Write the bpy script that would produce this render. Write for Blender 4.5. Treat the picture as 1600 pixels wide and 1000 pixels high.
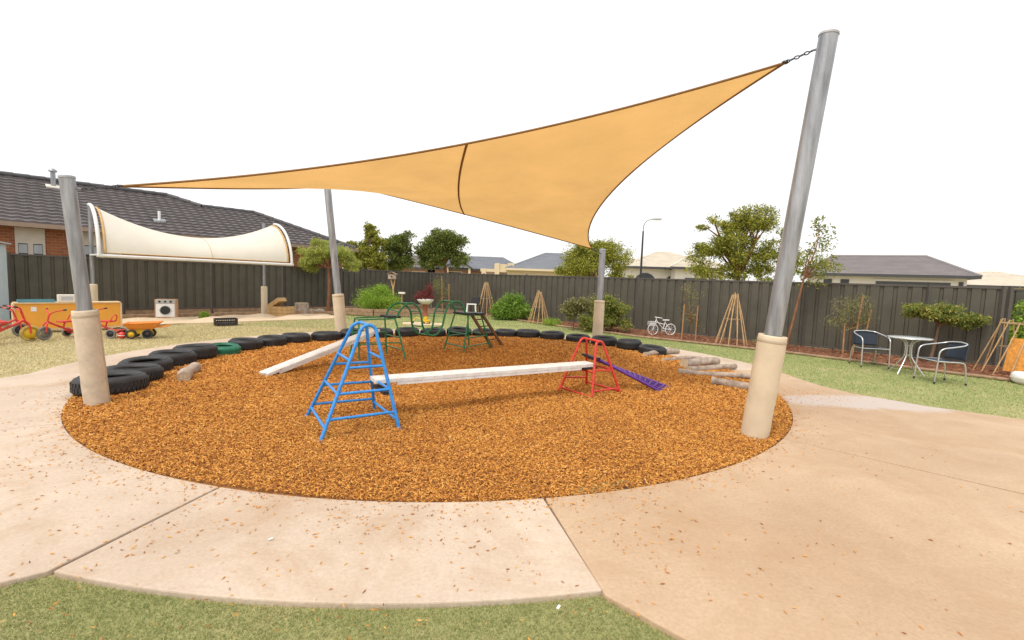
import bpy, math, random
import numpy as np
from mathutils import Vector, Matrix
rng = np.random.default_rng(7); random.seed(7)
for o in list(bpy.data.objects): bpy.data.objects.remove(o)
S = bpy.context.scene
COL = S.collection
# ---------------------------------------------------------------- camera
cam = bpy.data.cameras.new('camera'); co = bpy.data.objects.new('camera', cam); COL.objects.link(co)
cam.sensor_width = 36.0; cam.lens = 36.0*740/1600; cam.clip_start = .05; cam.clip_end = 3000
PITCH, ROLL = math.radians(4.79), math.radians(2.06)
f = Vector((0, math.cos(PITCH), -math.sin(PITCH))); r0 = Vector((1, 0, 0)); u0 = r0.cross(f)
r_ = r0*math.cos(ROLL)+u0*math.sin(ROLL); u_ = -r0*math.sin(ROLL)+u0*math.cos(ROLL)
m = Matrix((r_, u_, -f)).transposed().to_4x4(); m.translation = (0, 0, 1.55)
co.matrix_world = m
S.camera = co
S.render.resolution_x = 1024; S.render.resolution_y = 640
# ---------------------------------------------------------------- overcast sky and sun
SUN_EL, SUN_AZ = math.radians(58), math.radians(215)      # high, behind the left shoulder of the viewer
W = bpy.data.worlds.new('World'); S.world = W; W.use_nodes = True
nt = W.node_tree; nt.nodes.clear()
sky = nt.nodes.new('ShaderNodeTexSky'); sky.sky_type = 'NISHITA'; sky.sun_disc = False
sky.sun_elevation = SUN_EL; sky.sun_rotation = SUN_AZ; sky.air_density = 1.0; sky.dust_density = 6.0
b1 = nt.nodes.new('ShaderNodeBackground'); b1.inputs[1].default_value = .05
b2 = nt.nodes.new('ShaderNodeBackground'); b2.inputs[0].default_value = (1, .985, .965, 1); b2.inputs[1].default_value = 1.0
ad = nt.nodes.new('ShaderNodeAddShader'); wo = nt.nodes.new('ShaderNodeOutputWorld')
nt.links.new(sky.outputs[0], b1.inputs[0]); nt.links.new(b1.outputs[0], ad.inputs[0]); nt.links.new(b2.outputs[0], ad.inputs[1])
nt.links.new(ad.outputs[0], wo.inputs[0])
sl = bpy.data.lights.new('sun', 'SUN'); sl.energy = 1.5; sl.angle = math.radians(11); sl.color = (1, .95, .88)
so = bpy.data.objects.new('sun', sl); COL.objects.link(so)
sd = Vector((math.sin(SUN_AZ)*math.cos(SUN_EL), math.cos(SUN_AZ)*math.cos(SUN_EL), math.sin(SUN_EL)))
so.rotation_euler = sd.to_track_quat('Z', 'Y').to_euler(); so.location = (0, 0, 30)
S.view_settings.view_transform = 'Standard'; S.view_settings.look = 'None'
S.view_settings.exposure = .1; S.view_settings.gamma = 1; S.view_settings.use_curve_mapping = False

# ---------------------------------------------------------------- materials
MATS = {}
def mat(name, c, rough=.6, var=.12, scale=6, metal=0, bump=0, bscale=60, c2=None, stretch=(1, 1, 1), island=0, ramp=None, transl=0, det=4, spec=None):
    """noise-mottled principled material; island = share of colour that varies per loose piece"""
    if name in MATS: return MATS[name]
    M = bpy.data.materials.new(name); M.use_nodes = True; MATS[name] = M
    n = M.node_tree; N = n.nodes; Lk = n.links; N.clear()
    out = N.new('ShaderNodeOutputMaterial'); P = N.new('ShaderNodeBsdfPrincipled')
    tc = N.new('ShaderNodeTexCoord'); mp = N.new('ShaderNodeMapping'); mp.inputs['Scale'].default_value = stretch
    Lk.new(tc.outputs['Object'], mp.inputs[0])
    ns = N.new('ShaderNodeTexNoise'); ns.inputs['Scale'].default_value = scale; ns.inputs['Detail'].default_value = det; ns.inputs['Roughness'].default_value = .65
    Lk.new(mp.outputs[0], ns.inputs[0])
    cr = N.new('ShaderNodeValToRGB')
    if ramp:
        while len(cr.color_ramp.elements) < len(ramp): cr.color_ramp.elements.new(.5)
        for e, (p, col) in zip(cr.color_ramp.elements, ramp): e.position = p; e.color = (*col, 1)
    else:
        a = [x*(1-var) for x in c]; b = c2 if c2 else [min(1, x*(1+var)) for x in c]
        cr.color_ramp.elements[0].position = .3; cr.color_ramp.elements[0].color = (*a, 1)
        cr.color_ramp.elements[1].position = .7; cr.color_ramp.elements[1].color = (*b, 1)
    if island:
        g = N.new('ShaderNodeNewGeometry'); mx = N.new('ShaderNodeMix'); mx.data_type = 'FLOAT'
        mx.inputs[0].default_value = island
        Lk.new(ns.outputs[0], mx.inputs[2]); Lk.new(g.outputs['Random Per Island'], mx.inputs[3]); Lk.new(mx.outputs[0], cr.inputs[0])
    else: Lk.new(ns.outputs[0], cr.inputs[0])
    Lk.new(cr.outputs[0], P.inputs['Base Color'])
    P.inputs['Roughness'].default_value = rough; P.inputs['Metallic'].default_value = metal
    if spec is not None: P.inputs['Specular IOR Level'].default_value = spec
    if bump:
        nb = N.new('ShaderNodeTexNoise'); nb.inputs['Scale'].default_value = bscale; nb.inputs['Detail'].default_value = 3
        Lk.new(mp.outputs[0], nb.inputs[0])
        bm = N.new('ShaderNodeBump'); bm.inputs['Strength'].default_value = bump; bm.inputs['Distance'].default_value = .01
        Lk.new(nb.outputs[0], bm.inputs['Height']); Lk.new(bm.outputs[0], P.inputs['Normal'])
    if transl:
        T = N.new('ShaderNodeBsdfTranslucent'); Lk.new(cr.outputs[0], T.inputs[0]); ms = N.new('ShaderNodeMixShader'); ms.inputs[0].default_value = transl
        Lk.new(P.outputs[0], ms.inputs[1]); Lk.new(T.outputs[0], ms.inputs[2]); Lk.new(ms.outputs[0], out.inputs[0])
    else: Lk.new(P.outputs[0], out.inputs[0])
    return M
def enamel(name, c, seed):
    d = tuple(v*.72 for v in c); return mat(name, c, .36, scale=26+seed, det=9, bump=.12, bscale=50, ramp=[(.30, (.13, .07, .04)), (.335, d), (.5, c), (.72, tuple(min(1, v*1.2+.01) for v in c))])
def nodes_of(M): return M.node_tree.nodes, M.node_tree.links

galv = mat('galvanised_steel', (.3, .31, .33), .4, .35, 14, .5, .15, 30, stretch=(1, 1, .12))
capm = mat('pole_cap_grey', (.33, .34, .35), .5)
canvas = mat('cream_vinyl_pad', (.62, .52, .37), .6, .1, 3, 0, .25, 9)
canvas_old = mat('weathered_cream_pad', (.56, .47, .35), .7, .2, 5, 0, .5, 16)
seam_m = mat('pad_seam', (.45, .37, .26), .7)
rubber = mat('tyre_rubber', (.022, .022, .024), .55, .4, 7, 0, .3, 60)
rubber_g = mat('green_painted_rubber', (.015, .17, .1), .5, .3, 9, 0, .2, 40)
white_p = mat('white_painted_board', (.76, .75, .73), .5, scale=9, det=9, bump=.15, bscale=30, ramp=[(.28, (.4, .33, .26)), (.36, (.64, .61, .57)), (.55, (.77, .76, .74))])
blue_p = enamel('blue_enamel', (.03, .26, .68), 0)
red_p = enamel('red_enamel', (.62, .045, .03), 3)
green_p = enamel('green_enamel', (.014, .2, .075), 5)
purple_p = mat('purple_plastic', (.11, .03, .26), .45, .25, 15)
black_p = mat('black_plastic', (.02, .02, .022), .5, .3)
brown_w = mat('brown_stained_timber', (.16, .085, .035), .7, .3, 12, 0, .3, 40)
timber = mat('sawn_timber', (.5, .32, .14), .7, .2, 10, 0, .3, 40, stretch=(1, 1, .3))
sleeper_m = mat('weathered_sleeper', (.3, .2, .12), .85, .35, 8, 0, .5, 40)
log_m = mat('bleached_log', (.36, .29, .23), .85, .5, 9, 0, .8, 40, det=8)
log_end = mat('log_end_grain', (.5, .4, .27), .85, .3, 30)
bamboo = mat('bamboo_cane', (.52, .34, .17), .6, .3, 14, 0, .2, 40)
stake_m = mat('hardwood_stake', (.42, .22, .1), .8, .25, 12)
twine = mat('twine', (.4, .28, .14), .9)
fence_m = mat('slate_brown_steel_sheet', (.082, .075, .056), .5, .16, 2.5, 0, 0)
fence_r = mat('fence_rail_paint', (.085, .076, .066), .45, .1)
soil = mat('bare_soil', (.2, .12, .07), .95, .4, 5, 0, .8, 30)
sand_m = mat('pale_sand', (.62, .48, .32), .95, .12, 4, 0, .6, 40)
brick_o = mat('orange_panel', (.8, .37, .045), .6, .06, 3)
pale_frame = mat('pale_timber_frame', (.68, .5, .28), .6, .12, 10)
cream_p = mat('cream_plastic', (.72, .68, .6), .5, .06)
white_pl = mat('white_plastic', (.8, .8, .79), .4, .04)
dkglass = mat('dark_window_glass', (.03, .035, .04), .08, .3, 2)
blind_m = mat('window_blind', (.45, .47, .48), .7)
winframe = mat('cream_window_frame', (.66, .58, .47), .55, .05)
yellow_p = mat('yellow_plastic', (.72, .45, .02), .45, .1)
orange_p = mat('orange_plastic', (.75, .24, .03), .45, .1)
grey_wheel = mat('grey_wheel_rubber', (.2, .19, .17), .7, .2)
chrome = mat('brushed_aluminium', (.62, .63, .64), .28, .08, 20, .85)
weave_m = mat('navy_woven_resin', (.022, .034, .055), .55, .5, 160, 0, .6, 160)
glass_top = mat('grey_table_top', (.42, .44, .43), .2, .12, 8)
terracotta = mat('terracotta', (.3, .09, .045), .8, .2)
shedm = mat('pale_blue_shed_sheet', (.5, .6, .66), .5, .05, 3)
shedtrim = mat('shed_trim_teal', (.1, .27, .32), .5)
mem_m = mat('cream_shade_membrane', (.9, .86, .75), .7, .04, 2, 0, .1, 20, transl=.35)
mem_edge = mat('membrane_hem_tan', (.55, .36, .16), .75, .15, 9)
mem_frame = mat('white_frame_paint', (.7, .69, .66), .4, .08)
sail_m = mat('ochre_shade_cloth', (.71, .44, .16), .75, .09, .9, 0, .12, 180, transl=.55)
hem_m = mat('brown_sail_hem', (.24, .12, .035), .8, .15, 9)
chain_m = mat('dark_chain', (.1, .1, .11), .4, .1, 20, .7)
lampblack = mat('black_lamp_post_paint', (.02, .02, .022), .45)

# ---------------------------------------------------------------- mesh helpers
class MB:
    def __init__(s): s.v = []; s.f = []; s.s = []
    def add(s, v, fs, smooth=False):
        o = len(s.v); s.v += [tuple(map(float, p)) for p in v]; s.f += [tuple(i+o for i in q) for q in fs]; s.s += [smooth]*len(fs)
        return s
    def obox(s, c, ax, ay, az):
        c, ax, ay, az = map(Vector, (c, ax, ay, az)); v = []
        for k in (-1, 1):
            for i, j in ((-1, -1), (1, -1), (1, 1), (-1, 1)): v.append(c+ax*i+ay*j+az*k)
        return s.add(v, [(3, 2, 1, 0), (4, 5, 6, 7), (0, 1, 5, 4), (1, 2, 6, 5), (2, 3, 7, 6), (3, 0, 4, 7)])
    def box(s, x0, x1, y0, y1, z0, z1):
        return s.obox(((x0+x1)/2, (y0+y1)/2, (z0+z1)/2), ((x1-x0)/2, 0, 0), (0, (y1-y0)/2, 0), (0, 0, (z1-z0)/2))
    def bar(s, a, b, w, h, up=(0, 0, 1)):
        a, b = Vector(a), Vector(b); d = (b-a); L = d.length; d.normalize(); sd = d.cross(Vector(up))
        if sd.length < 1e-4: sd = Vector((1, 0, 0))
        sd.normalize(); uu = sd.cross(d)
        return s.obox((a+b)/2, d*L/2, sd*w/2, uu*h/2)
    def tube(s, pts, r, seg=8, closed=False, caps=True):
        pts = [Vector(p) for p in pts]; n = len(pts); rs = r if isinstance(r, (list, tuple)) else [r]*n
        v = []; fs = []; up = None
        for i, p in enumerate(pts):
            if closed: d = pts[(i+1) % n]-pts[i-1]
            else: d = pts[min(i+1, n-1)]-pts[max(i-1, 0)]
            if d.length < 1e-9: d = Vector((0, 0, 1))
            d.normalize()
            if up is None: up = d.orthogonal().normalized()
            else:
                up = up-d*up.dot(d)
                up = up.normalized() if up.length > 1e-6 else d.orthogonal().normalized()
            w = d.cross(up)
            for k in range(seg):
                a = 2*math.pi*k/seg; v.append(p+(up*math.cos(a)+w*math.sin(a))*rs[i])
        m_ = n if closed else n-1
        for i in range(m_):
            j = (i+1) % n
            for k in range(seg): fs.append((i*seg+k, i*seg+(k+1) % seg, j*seg+(k+1) % seg, j*seg+k))
        s.add(v, fs, True)
        if caps and not closed:
            s.add(v[:seg], [tuple(reversed(range(seg)))]); s.add(v[-seg:], [tuple(range(seg))])
        return s
    def lathe(s, prof, seg=24, c=(0, 0, 0), closed=False, M=None, wob=None):
        v = []; fs = []; n = len(prof)
        for k in range(seg):
            a = 2*math.pi*k/seg
            for i, (r, z) in enumerate(prof):
                p = Vector((r*math.cos(a), r*math.sin(a), z))
                if wob: p = wob(p, a)
                if M: p = M @ p
                v.append(p+Vector(c))
        for k in range(seg):
            k2 = (k+1) % seg
            for i in range(n if closed else n-1):
                j = (i+1) % n; fs.append((k*n+i, k2*n+i, k2*n+j, k*n+j))
        return s.add(v, fs, True)
    def prism(s, poly, z0, z1):
        n = len(poly); v = [(x, y, z0) for x, y in poly]+[(x, y, z1) for x, y in poly]
        return s.add(v, [tuple(reversed(range(n))), tuple(range(n, 2*n))]+[(i, (i+1) % n, n+(i+1) % n, n+i) for i in range(n)])
    def grid(s, P, smooth=True):
        h, w = len(P), len(P[0]); v = [p for row in P for p in row]
        return s.add(v, [(i*w+j, i*w+j+1, (i+1)*w+j+1, (i+1)*w+j) for i in range(h-1) for j in range(w-1)], smooth)
    def mesh(s, name, o=(0, 0, 0)):
        me = bpy.data.meshes.new(name); o = Vector(o)
        me.from_pydata([tuple(Vector(p)-o) for p in s.v], [], s.f); me.polygons.foreach_set('use_smooth', s.s); me.update()
        return me
    def build(s, name, material, parent=None, bevel=0):
        o = Vector((0, 0, 0))
        if parent:
            o = parent.get('_o'); o = Vector(o) if o is not None else Vector((0, 0, 0))
        ob = bpy.data.objects.new(name, s.mesh(name, o)); ob.data.materials.append(material); COL.objects.link(ob)
        if parent:
            ob.parent = parent; ob['_o'] = tuple(o)
        if bevel:
            b = ob.modifiers.new('bevel', 'BEVEL'); b.width = bevel; b.segments = 2; b.limit_method = 'ANGLE'
        return ob
def np_obj(name, V, F, material, parent=None, smooth=False):
    """big uniform mesh from arrays (V n*3, F m*k)"""
    me = bpy.data.meshes.new(name); k = F.shape[1]
    if parent is not None: V = V-np.array(parent['_o'])
    me.vertices.add(len(V)); me.vertices.foreach_set('co', V.astype(np.float32).ravel())
    me.loops.add(F.size); me.loops.foreach_set('vertex_index', F.astype(np.int32).ravel())
    me.polygons.add(len(F)); me.polygons.foreach_set('loop_start', np.arange(0, F.size, k, dtype=np.int32))
    me.polygons.foreach_set('use_smooth', np.full(len(F), smooth)); me.update(calc_edges=True); me.validate()
    me.materials.append(material); o = bpy.data.objects.new(name, me); COL.objects.link(o)
    if parent is not None: o.parent = parent; o['_o'] = parent['_o']
    return o
def thing(name, label, cat, loc=(0, 0, 0), group=None):
    """an Empty at the base; parts are then built in world metres and stored relative to it"""
    o = bpy.data.objects.new(name, None); COL.objects.link(o); o.location = loc; o['_o'] = tuple(loc); o.empty_display_size = .1
    o['label'] = label; o['category'] = cat
    if group: o['group'] = group
    return o
def local(name, label, cat, loc, rz=0, group=None):
    """an Empty whose parts are built in its own axes"""
    o = thing(name, label, cat, (0, 0, 0), group); o.location = loc; o.rotation_euler = (0, 0, rz)
    return o
def tag(o, label, cat, group=None):
    o['label'] = label; o['category'] = cat
    if group: o['group'] = group
    return o
def struct(o): o['kind'] = 'structure'; return o
def stuff(o): o['kind'] = 'stuff'; return o
def copy_thing(src, loc, rz=0, label=None):
    def rec(o, par):
        c = o.copy(); COL.objects.link(c); c.parent = par
        for ch in list(o.children): rec(ch, c)
        return c
    c = rec(src, None); c.location = loc; c.rotation_euler = (0, 0, rz)
    if label: c['label'] = label
    return c
def inpoly(x, y, poly):
    r = np.zeros(len(x), bool); n = len(poly)
    for i in range(n):
        x1, y1 = poly[i]; x2, y2 = poly[(i+1) % n]
        if y1 == y2: continue
        c = ((y1 > y) != (y2 > y)) & (x < (x2-x1)*(y-y1)/(y2-y1)+x1); r ^= c
    return r

# ================================================================ ground
PC = np.array((-.9, 8.2)); R0, R1 = 5.05, 6.1              # bark pit: centre, pit radius, outer radius of the path
def arc(a0, a1, r, n=None):
    n = n or max(2, int(abs(a1-a0)/2.0)+1)
    return [(PC[0]+r*math.cos(math.radians(a)), PC[1]+r*math.sin(math.radians(a))) for a in np.linspace(a0, a1, n)]
CORNER = np.array((-4.1, 24.1)); LD = np.array((-.666, -.746)); RD = np.array((.747, -.665)); LN = np.array((-.746, .666)); RN = np.array((.665, .747))
def onL(s, n=0, z=0): p = CORNER+LD*s+LN*n; return (p[0], p[1], z)
def onR(s, n=0, z=0): p = CORNER+RD*s+RN*n; return (p[0], p[1], z)

lawn_m = mat('lawn_thatch', (.3, .27, .12), .95, .3, 1.1, 0, .8, 90, det=8, ramp=[(.3, (.34, .3, .14)), (.5, (.46, .4, .2)), (.7, (.56, .46, .26))])
turf_m = mat('turf_thatch', (.2, .24, .08), .95, .25, 1.0, 0, .8, 90, det=8, ramp=[(.3, (.24, .25, .09)), (.5, (.33, .32, .13)), (.7, (.44, .36, .19))])
g = MB(); g.add([(-900, -300, -.035), (900, -300, -.035), (900, 2000, -.035), (-900, 2000, -.035)], [(0, 1, 2, 3)])
struct(g.build('lawn', lawn_m))
struct(MB().add([(-3.5, -1, -.031), (30, -1, -.031), (30, 6, -.031), (9.5, 16, -.031), (-4, 22, -.031), (-5, 15, -.031), (0, 8, -.031), (-3.5, 2.9, -.031)], [tuple(range(8))]).build('turf', turf_m))

# pavement: slabs with open joints over a dark base
def conc(name, c, c2, stain=False):
    M = mat(name, c, .82, .1, .55, 0, .22, 55, c2=c2, det=8)
    N, Lk = nodes_of(M); P = [n for n in N if n.type == 'BSDF_PRINCIPLED'][0]; cr = [n for n in N if n.type == 'VALTORGB'][0]; tc = [n for n in N if n.type == 'TEX_COORD'][0]
    fine = N.new('ShaderNodeTexNoise'); fine.inputs['Scale'].default_value = 42; fine.inputs['Detail'].default_value = 6; fine.inputs['Roughness'].default_value = .75
    Lk.new(tc.outputs['Object'], fine.inputs[0])
    mr = N.new('ShaderNodeMapRange'); mr.inputs[1].default_value = .3; mr.inputs[2].default_value = .7; mr.inputs[3].default_value = .84; mr.inputs[4].default_value = 1.1
    Lk.new(fine.outputs[0], mr.inputs[0])
    mx = N.new('ShaderNodeVectorMath'); mx.operation = 'SCALE'; Lk.new(cr.outputs[0], mx.inputs[0]); Lk.new(mr.outputs[0], mx.inputs['Scale'])
    # rusty brown tannin stains
    st = N.new('ShaderNodeTexNoise'); st.inputs['Scale'].default_value = 1.1; st.inputs['Detail'].default_value = 7; st.inputs['Roughness'].default_value = .7; st.inputs['Distortion'].default_value = .6
    Lk.new(tc.outputs['Object'], st.inputs[0])
    m2 = N.new('ShaderNodeMapRange'); m2.inputs[1].default_value = .47; m2.inputs[2].default_value = .72; m2.inputs[3].default_value = 0; m2.inputs[4].default_value = .7; Lk.new(st.outputs[0], m2.inputs[0])
    mc = N.new('ShaderNodeMix'); mc.data_type = 'RGBA'; Lk.new(m2.outputs[0], mc.inputs[0]); Lk.new(mx.outputs[0], mc.inputs[6]); mc.inputs[7].default_value = (.38, .24, .13, 1)
    last = mc.outputs[2]
    if stain:  # a pale grey dried-puddle mark
        mp = N.new('ShaderNodeMapping'); mp.inputs['Location'].default_value = (-5.15, -6.62, 0); mp.vector_type = 'POINT'
        Lk.new(tc.outputs['Object'], mp.inputs[0])
        mp2 = N.new('ShaderNodeMapping'); mp2.inputs['Rotation'].default_value = (0, 0, math.radians(50)); mp2.inputs['Scale'].default_value = (.55, 1.7, 0)
        Lk.new(mp.outputs[0], mp2.inputs[0]); ln = N.new('ShaderNodeVectorMath'); ln.operation = 'LENGTH'; Lk.new(mp2.outputs[0], ln.inputs[0])
        ad_ = N.new('ShaderNodeMath'); ad_.operation = 'MULTIPLY_ADD'; Lk.new(st.outputs[0], ad_.inputs[0]); ad_.inputs[1].default_value = .9; Lk.new(ln.outputs['Value'], ad_.inputs[2])
        m3 = N.new('ShaderNodeMapRange'); m3.inputs[1].default_value = 1.0; m3.inputs[2].default_value = 1.25; m3.inputs[3].default_value = .8; m3.inputs[4].default_value = 0; Lk.new(ad_.outputs[0], m3.inputs[0])
        mc2 = N.new('ShaderNodeMix'); mc2.data_type = 'RGBA'; Lk.new(m3.outputs[0], mc2.inputs[0]); Lk.new(last, mc2.inputs[6]); mc2.inputs[7].default_value = (.5, .44, .4, 1); last = mc2.outputs[2]
    Lk.new(last, P.inputs['Base Color'])
    return M
conc_a = conc('pale_pink_concrete', (.5, .385, .285), (.65, .54, .425))
conc_b = conc('tan_concrete', (.45, .3, .18), (.57, .42, .28), True)
joint_m = mat('dark_joint_dirt', (.16, .09, .05), .95, .4, 20)
pav = struct(MB().grid([[(x, y, -.024) for x, y in arc(-180, 180, q_, 181)] for q_ in (R0-.01, R1-.04)], False).build('pavement', joint_m))
for poly in ([(0.3, 3.3), (.52, 2.3), (.9, 2.0), (3.6, -2), (9, -2), (14, -2), (14, 1.5), (6.66, 5.9), (5.2, 7.3), (4.2, 8), (3, 4.7)],
             [(-2.1, 3.3), (-2.2, 2.45), (-9, -2.8), (-14, -2.8), (-14, .3), (-9, 4.1), (-6.7, 6.3), (-6, 7.5), (-4.4, 4.5)]):
    MB().prism(poly, -.036, -.030).build('joint_bed', joint_m, pav)
J1, J2, J3, J4 = -76.5, -103.2, -133.3, -41.4
gp = .1                                                   # half the joint, in degrees
slabs = [
 (arc(J2+gp, J1-gp, R0)+list(reversed(arc(J2+gp, J1-gp, R1-.02))), conc_a),
 (arc(J1+gp, J4-gp, R0)+[(4.122, 3.652), (6.292, 1.622), (10.19, -2.0), (3.4, -2), (2.3, .3), (1.55, 1.22), (.84, 1.95), (.515, 2.25)], conc_b),
 (arc(J4+gp, 8, R0)+[(5.14, 9.05), (5.1, 8.3), (5.14, 7.7), (5.3, 7.22), (5.87, 6.53), (6.66, 6.0), (9, 4.55), (13.9, 1.6), (13.9, -2), (10.23, -2.0), (6.31, 1.65), (4.145, 3.675)], conc_b),
 (arc(8.2, 95, R0)+list(reversed(arc(8.2, 95, R1))), conc_a),
 (arc(95.2, 172, R0)+list(reversed(arc(95.2, 172, R1))), conc_a),
 (arc(172.2, 360+J3-gp, R0)+[(-4.712, 4.28), (-8.71, 1.18), (-13.5, -2.5), (-13.9, .3), (-9, 4.15), (-7.4, 5.35), (-6.95, 5.9)]+list(reversed(arc(172.2, 196, R1))), conc_a),
 (arc(360+J3+gp, 360+J2-gp, R0)+[(-2.303, 2.284), (-2.46, 2.165), (-5.5, -.2), (-8.9, -2.8), (-13.4, -2.6), (-8.7, 1.165), (-4.70, 4.268)], conc_a)]
for poly, mm in slabs:
    MB().prism(poly, -.06, 0).build('slab', mm, pav, bevel=.008)
PAVE = [p for p, _ in slabs]

# bark chip pit
def bark_h(x, y):
    r = np.hypot(x-PC[0], y-PC[1])
    return .006+.014*np.sin(x*1.3+.5)*np.cos(y*1.1)+.007*np.sin(x*3.1+y*2.3)+.008*np.clip((r-2)/3, 0, 1)-.014*np.clip((r-4.6)/.45, 0, 1)
bark_base = mat('bark_bed', (.3, .125, .03), .95, .6, 45, 0, 1.0, 70, det=8)
rr = np.linspace(0, R0+.01, 26); V = []; 
for r in rr:
    V.append([(PC[0]+r*math.cos(a), PC[1]+r*math.sin(a), float(bark_h(PC[0]+r*math.cos(a), PC[1]+r*math.sin(a)))-.012-(.012 if r > R0-.3 else 0)) for a in np.linspace(0, 2*math.pi, 97)])
struct(MB().grid(V).build('bark_pit_floor', bark_base))
chip_m = mat('bark_chip', (.4, .18, .04), .8, island=.62, scale=1.5, ramp=[(0, (.06, .022, .009)), (.24, (.3, .1, .018)), (.48, (.58, .24, .035)), (.75, (.71, .36, .07)), (1, (.78, .56, .25))])
def chips(n, x, y, z, lmin, lmax, tilt=.5):
    L = rng.uniform(lmin, lmax, n); w = L*rng.uniform(.16, .34, n); t = L*rng.uniform(.08, .16, n)
    a = rng.uniform(0, 2*math.pi, n); p = rng.normal(0, tilt, n)
    d = np.c_[np.cos(a)*np.cos(p), np.sin(a)*np.cos(p), np.sin(p)]; s = np.c_[-np.sin(a), np.cos(a), rng.normal(0, tilt*.7, n)]
    s /= np.linalg.norm(s, axis=1)[:, None]; u = np.cross(d, s)
    c = np.c_[x, y, z]
    V = np.stack([c-d*L[:, None]/2, c+s*w[:, None]/2-u*t[:, None]*.4, c+d*L[:, None]/2, c-s*w[:, None]/2-u*t[:, None]*.4, c+u*t[:, None]], 1)
    F = np.array([[0, 1, 4], [1, 2, 4], [2, 3, 4], [3, 0, 4]])
    return V.reshape(-1, 3), (F[None]+5*np.arange(n)[:, None, None]).reshape(-1, 3)
def ring_pts(n, r0, r1):
    r = np.sqrt(rng.uniform(r0*r0, r1*r1, n)); a = rng.uniform(0, 2*math.pi, n)
    return PC[0]+r*np.cos(a), PC[1]+r*np.sin(a)
x, y = ring_pts(640000, 0, R0-.008); dist = np.hypot(x, y)
keep = rng.random(len(x)) < np.clip((5.2/dist)**1.5, .12, 1); x, y = x[keep], y[keep]; dist = dist[keep]
sc = np.clip(dist/6, .85, 1.7)
n = len(x); V, F = chips(n, x, y, bark_h(x, y)+rng.uniform(-.008, .016, n), .018, .054)
V = V.reshape(n, 5, 3); c0 = V.mean(1, keepdims=True); V = (V-c0)*sc[:, None, None]+c0
o = np_obj('bark_chips', V.reshape(-1, 3), F, chip_m); stuff(tag(o, 'orange brown bark chips filling the round play pit', 'bark chips'))
# strays on the concrete and grass
xs, ys = [], []
for n_, cx, cy, sx, sy in ((150, 0, 2.9, 1.1, .3), (170, -3.6, 3.4, .9, .55), (90, -1.6, 2.8, .8, .35), (30, 1.4, 2.9, .8, .4), (110, 4.5, 6.9, .35, .35), (25, 3.2, 4.2, .7, .5), (150, -1.0, 1.85, 1.3, .3), (90, -5.4, 4.9, .6, .6), (40, 4.9, 9.4, .3, .8)):
    xs.append(rng.normal(cx, sx, n_)); ys.append(rng.normal(cy, sy, n_))
for i in range(1):
    a = np.radians(rng.uniform(-160, 10, 900)); r = R0+np.abs(rng.normal(0, .07, 900))*rng.choice([.5, 1, 2.5], 900); xs.append(PC[0]+r*np.cos(a)); ys.append(PC[1]+r*np.sin(a))
x = np.concatenate(xs); y = np.concatenate(ys); k = np.hypot(x-PC[0], y-PC[1]) > R0+.01; x, y = x[k], y[k]; n = len(x)
x = np.concatenate([x, x+rng.normal(0, .12, n)]); y = np.concatenate([y, y+rng.normal(0, .1, n)]); k = np.hypot(x-PC[0], y-PC[1]) > R0+.01; x, y = x[k], y[k]; n = len(x)
V, F = chips(n, x, y, np.full(n, .005), .01, .036, .06)
o = np_obj('stray_chips', V, F, chip_m); stuff(tag(o, 'loose bark chips strewn over the concrete path', 'bark chips'))

# garden beds along the fences
bed_m = mat('red_brown_garden_mulch', (.17, .065, .03), .95, .5, 22, 0, 1, 60, det=7)
edgeR = [(-1.2, 20.55), (.6, 18.0), (2.1, 16.2), (3.8, 14.15), (5.3, 13.0), (6.9, 11.75), (7.9, 10.65), (8.7, 9.7), (9.6, 8.75), (11.5, 7.0)]
BEDR = [onR(2.4)[:2]]+edgeR+[(13.5, 8.3), onR(20.4)[:2]]
struct(MB().prism([tuple(p) for p in reversed(BEDR)], -.05, .0).build('garden_bed', bed_m))
MB().tube([(x, y, .005) for x, y in edgeR], .035, 6).build('garden_edging', sleeper_m)
o = bpy.data.objects['garden_edging']; tag(o, 'low timber edging between the green lawn and the mulched fence bed', 'edging')
n = 16000; x = rng.uniform(-2, 13, n); y = rng.uniform(7, 22, n); k = inpoly(x, y, BEDR); x, y = x[k], y[k]; n = len(x)
bchip = mat('garden_bark_chip', (.2, .07, .03), .9, island=.9, ramp=[(0, (.05, .02, .01)), (.5, (.2, .075, .03)), (1, (.36, .17, .08))])
V, F = chips(n, x, y, np.full(n, .014), .06, .14, .3); stuff(tag(np_obj('garden_mulch', V, F, bchip), 'red brown bark mulch under the plants along the fence', 'mulch'))
BEDL = [onL(13.4, -.05)[:2], onL(13.4, -.95)[:2], onL(8, -1.25)[:2], onL(4.2, -2.3)[:2], onL(1.5, -3.2)[:2], (-1.0, 20.7), onR(2.4)[:2], onR(0)[:2]]
struct(MB().prism([tuple(p) for p in BEDL], -.05, .002).build('soil_bed', soil))
SAND = [onL(13.2, -1.1)[:2], onL(13.1, -2.5)[:2], onL(12, -3.15)[:2], onL(10.6, -3.4)[:2], onL(9, -3.35)[:2], onL(7.4, -3.45)[:2], onL(6.4, -3.2)[:2], onL(6.6, -2.0)[:2], onL(8, -1.35)[:2]]
o = MB().prism([tuple(p) for p in SAND], -.05, .004).build('sandpit', sand_m); struct(o)
P_ = []                                                    # raked-up sand heaps
for i in range(40):
    s_ = 6.5+6.6*i/39
    row = []
    for j in range(14):
        n_ = -1.25-2.0*j/13
        h = .10*math.sin(math.pi*i/39)**.4*math.sin(math.pi*j/13)*(0.6+.6*math.sin(s_*2.1+1)*math.sin(n_*2.7)+.35*math.sin(s_*5.3+n_*4))
        row.append(onL(s_, n_, .0+h))
    P_.append(row)
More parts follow.
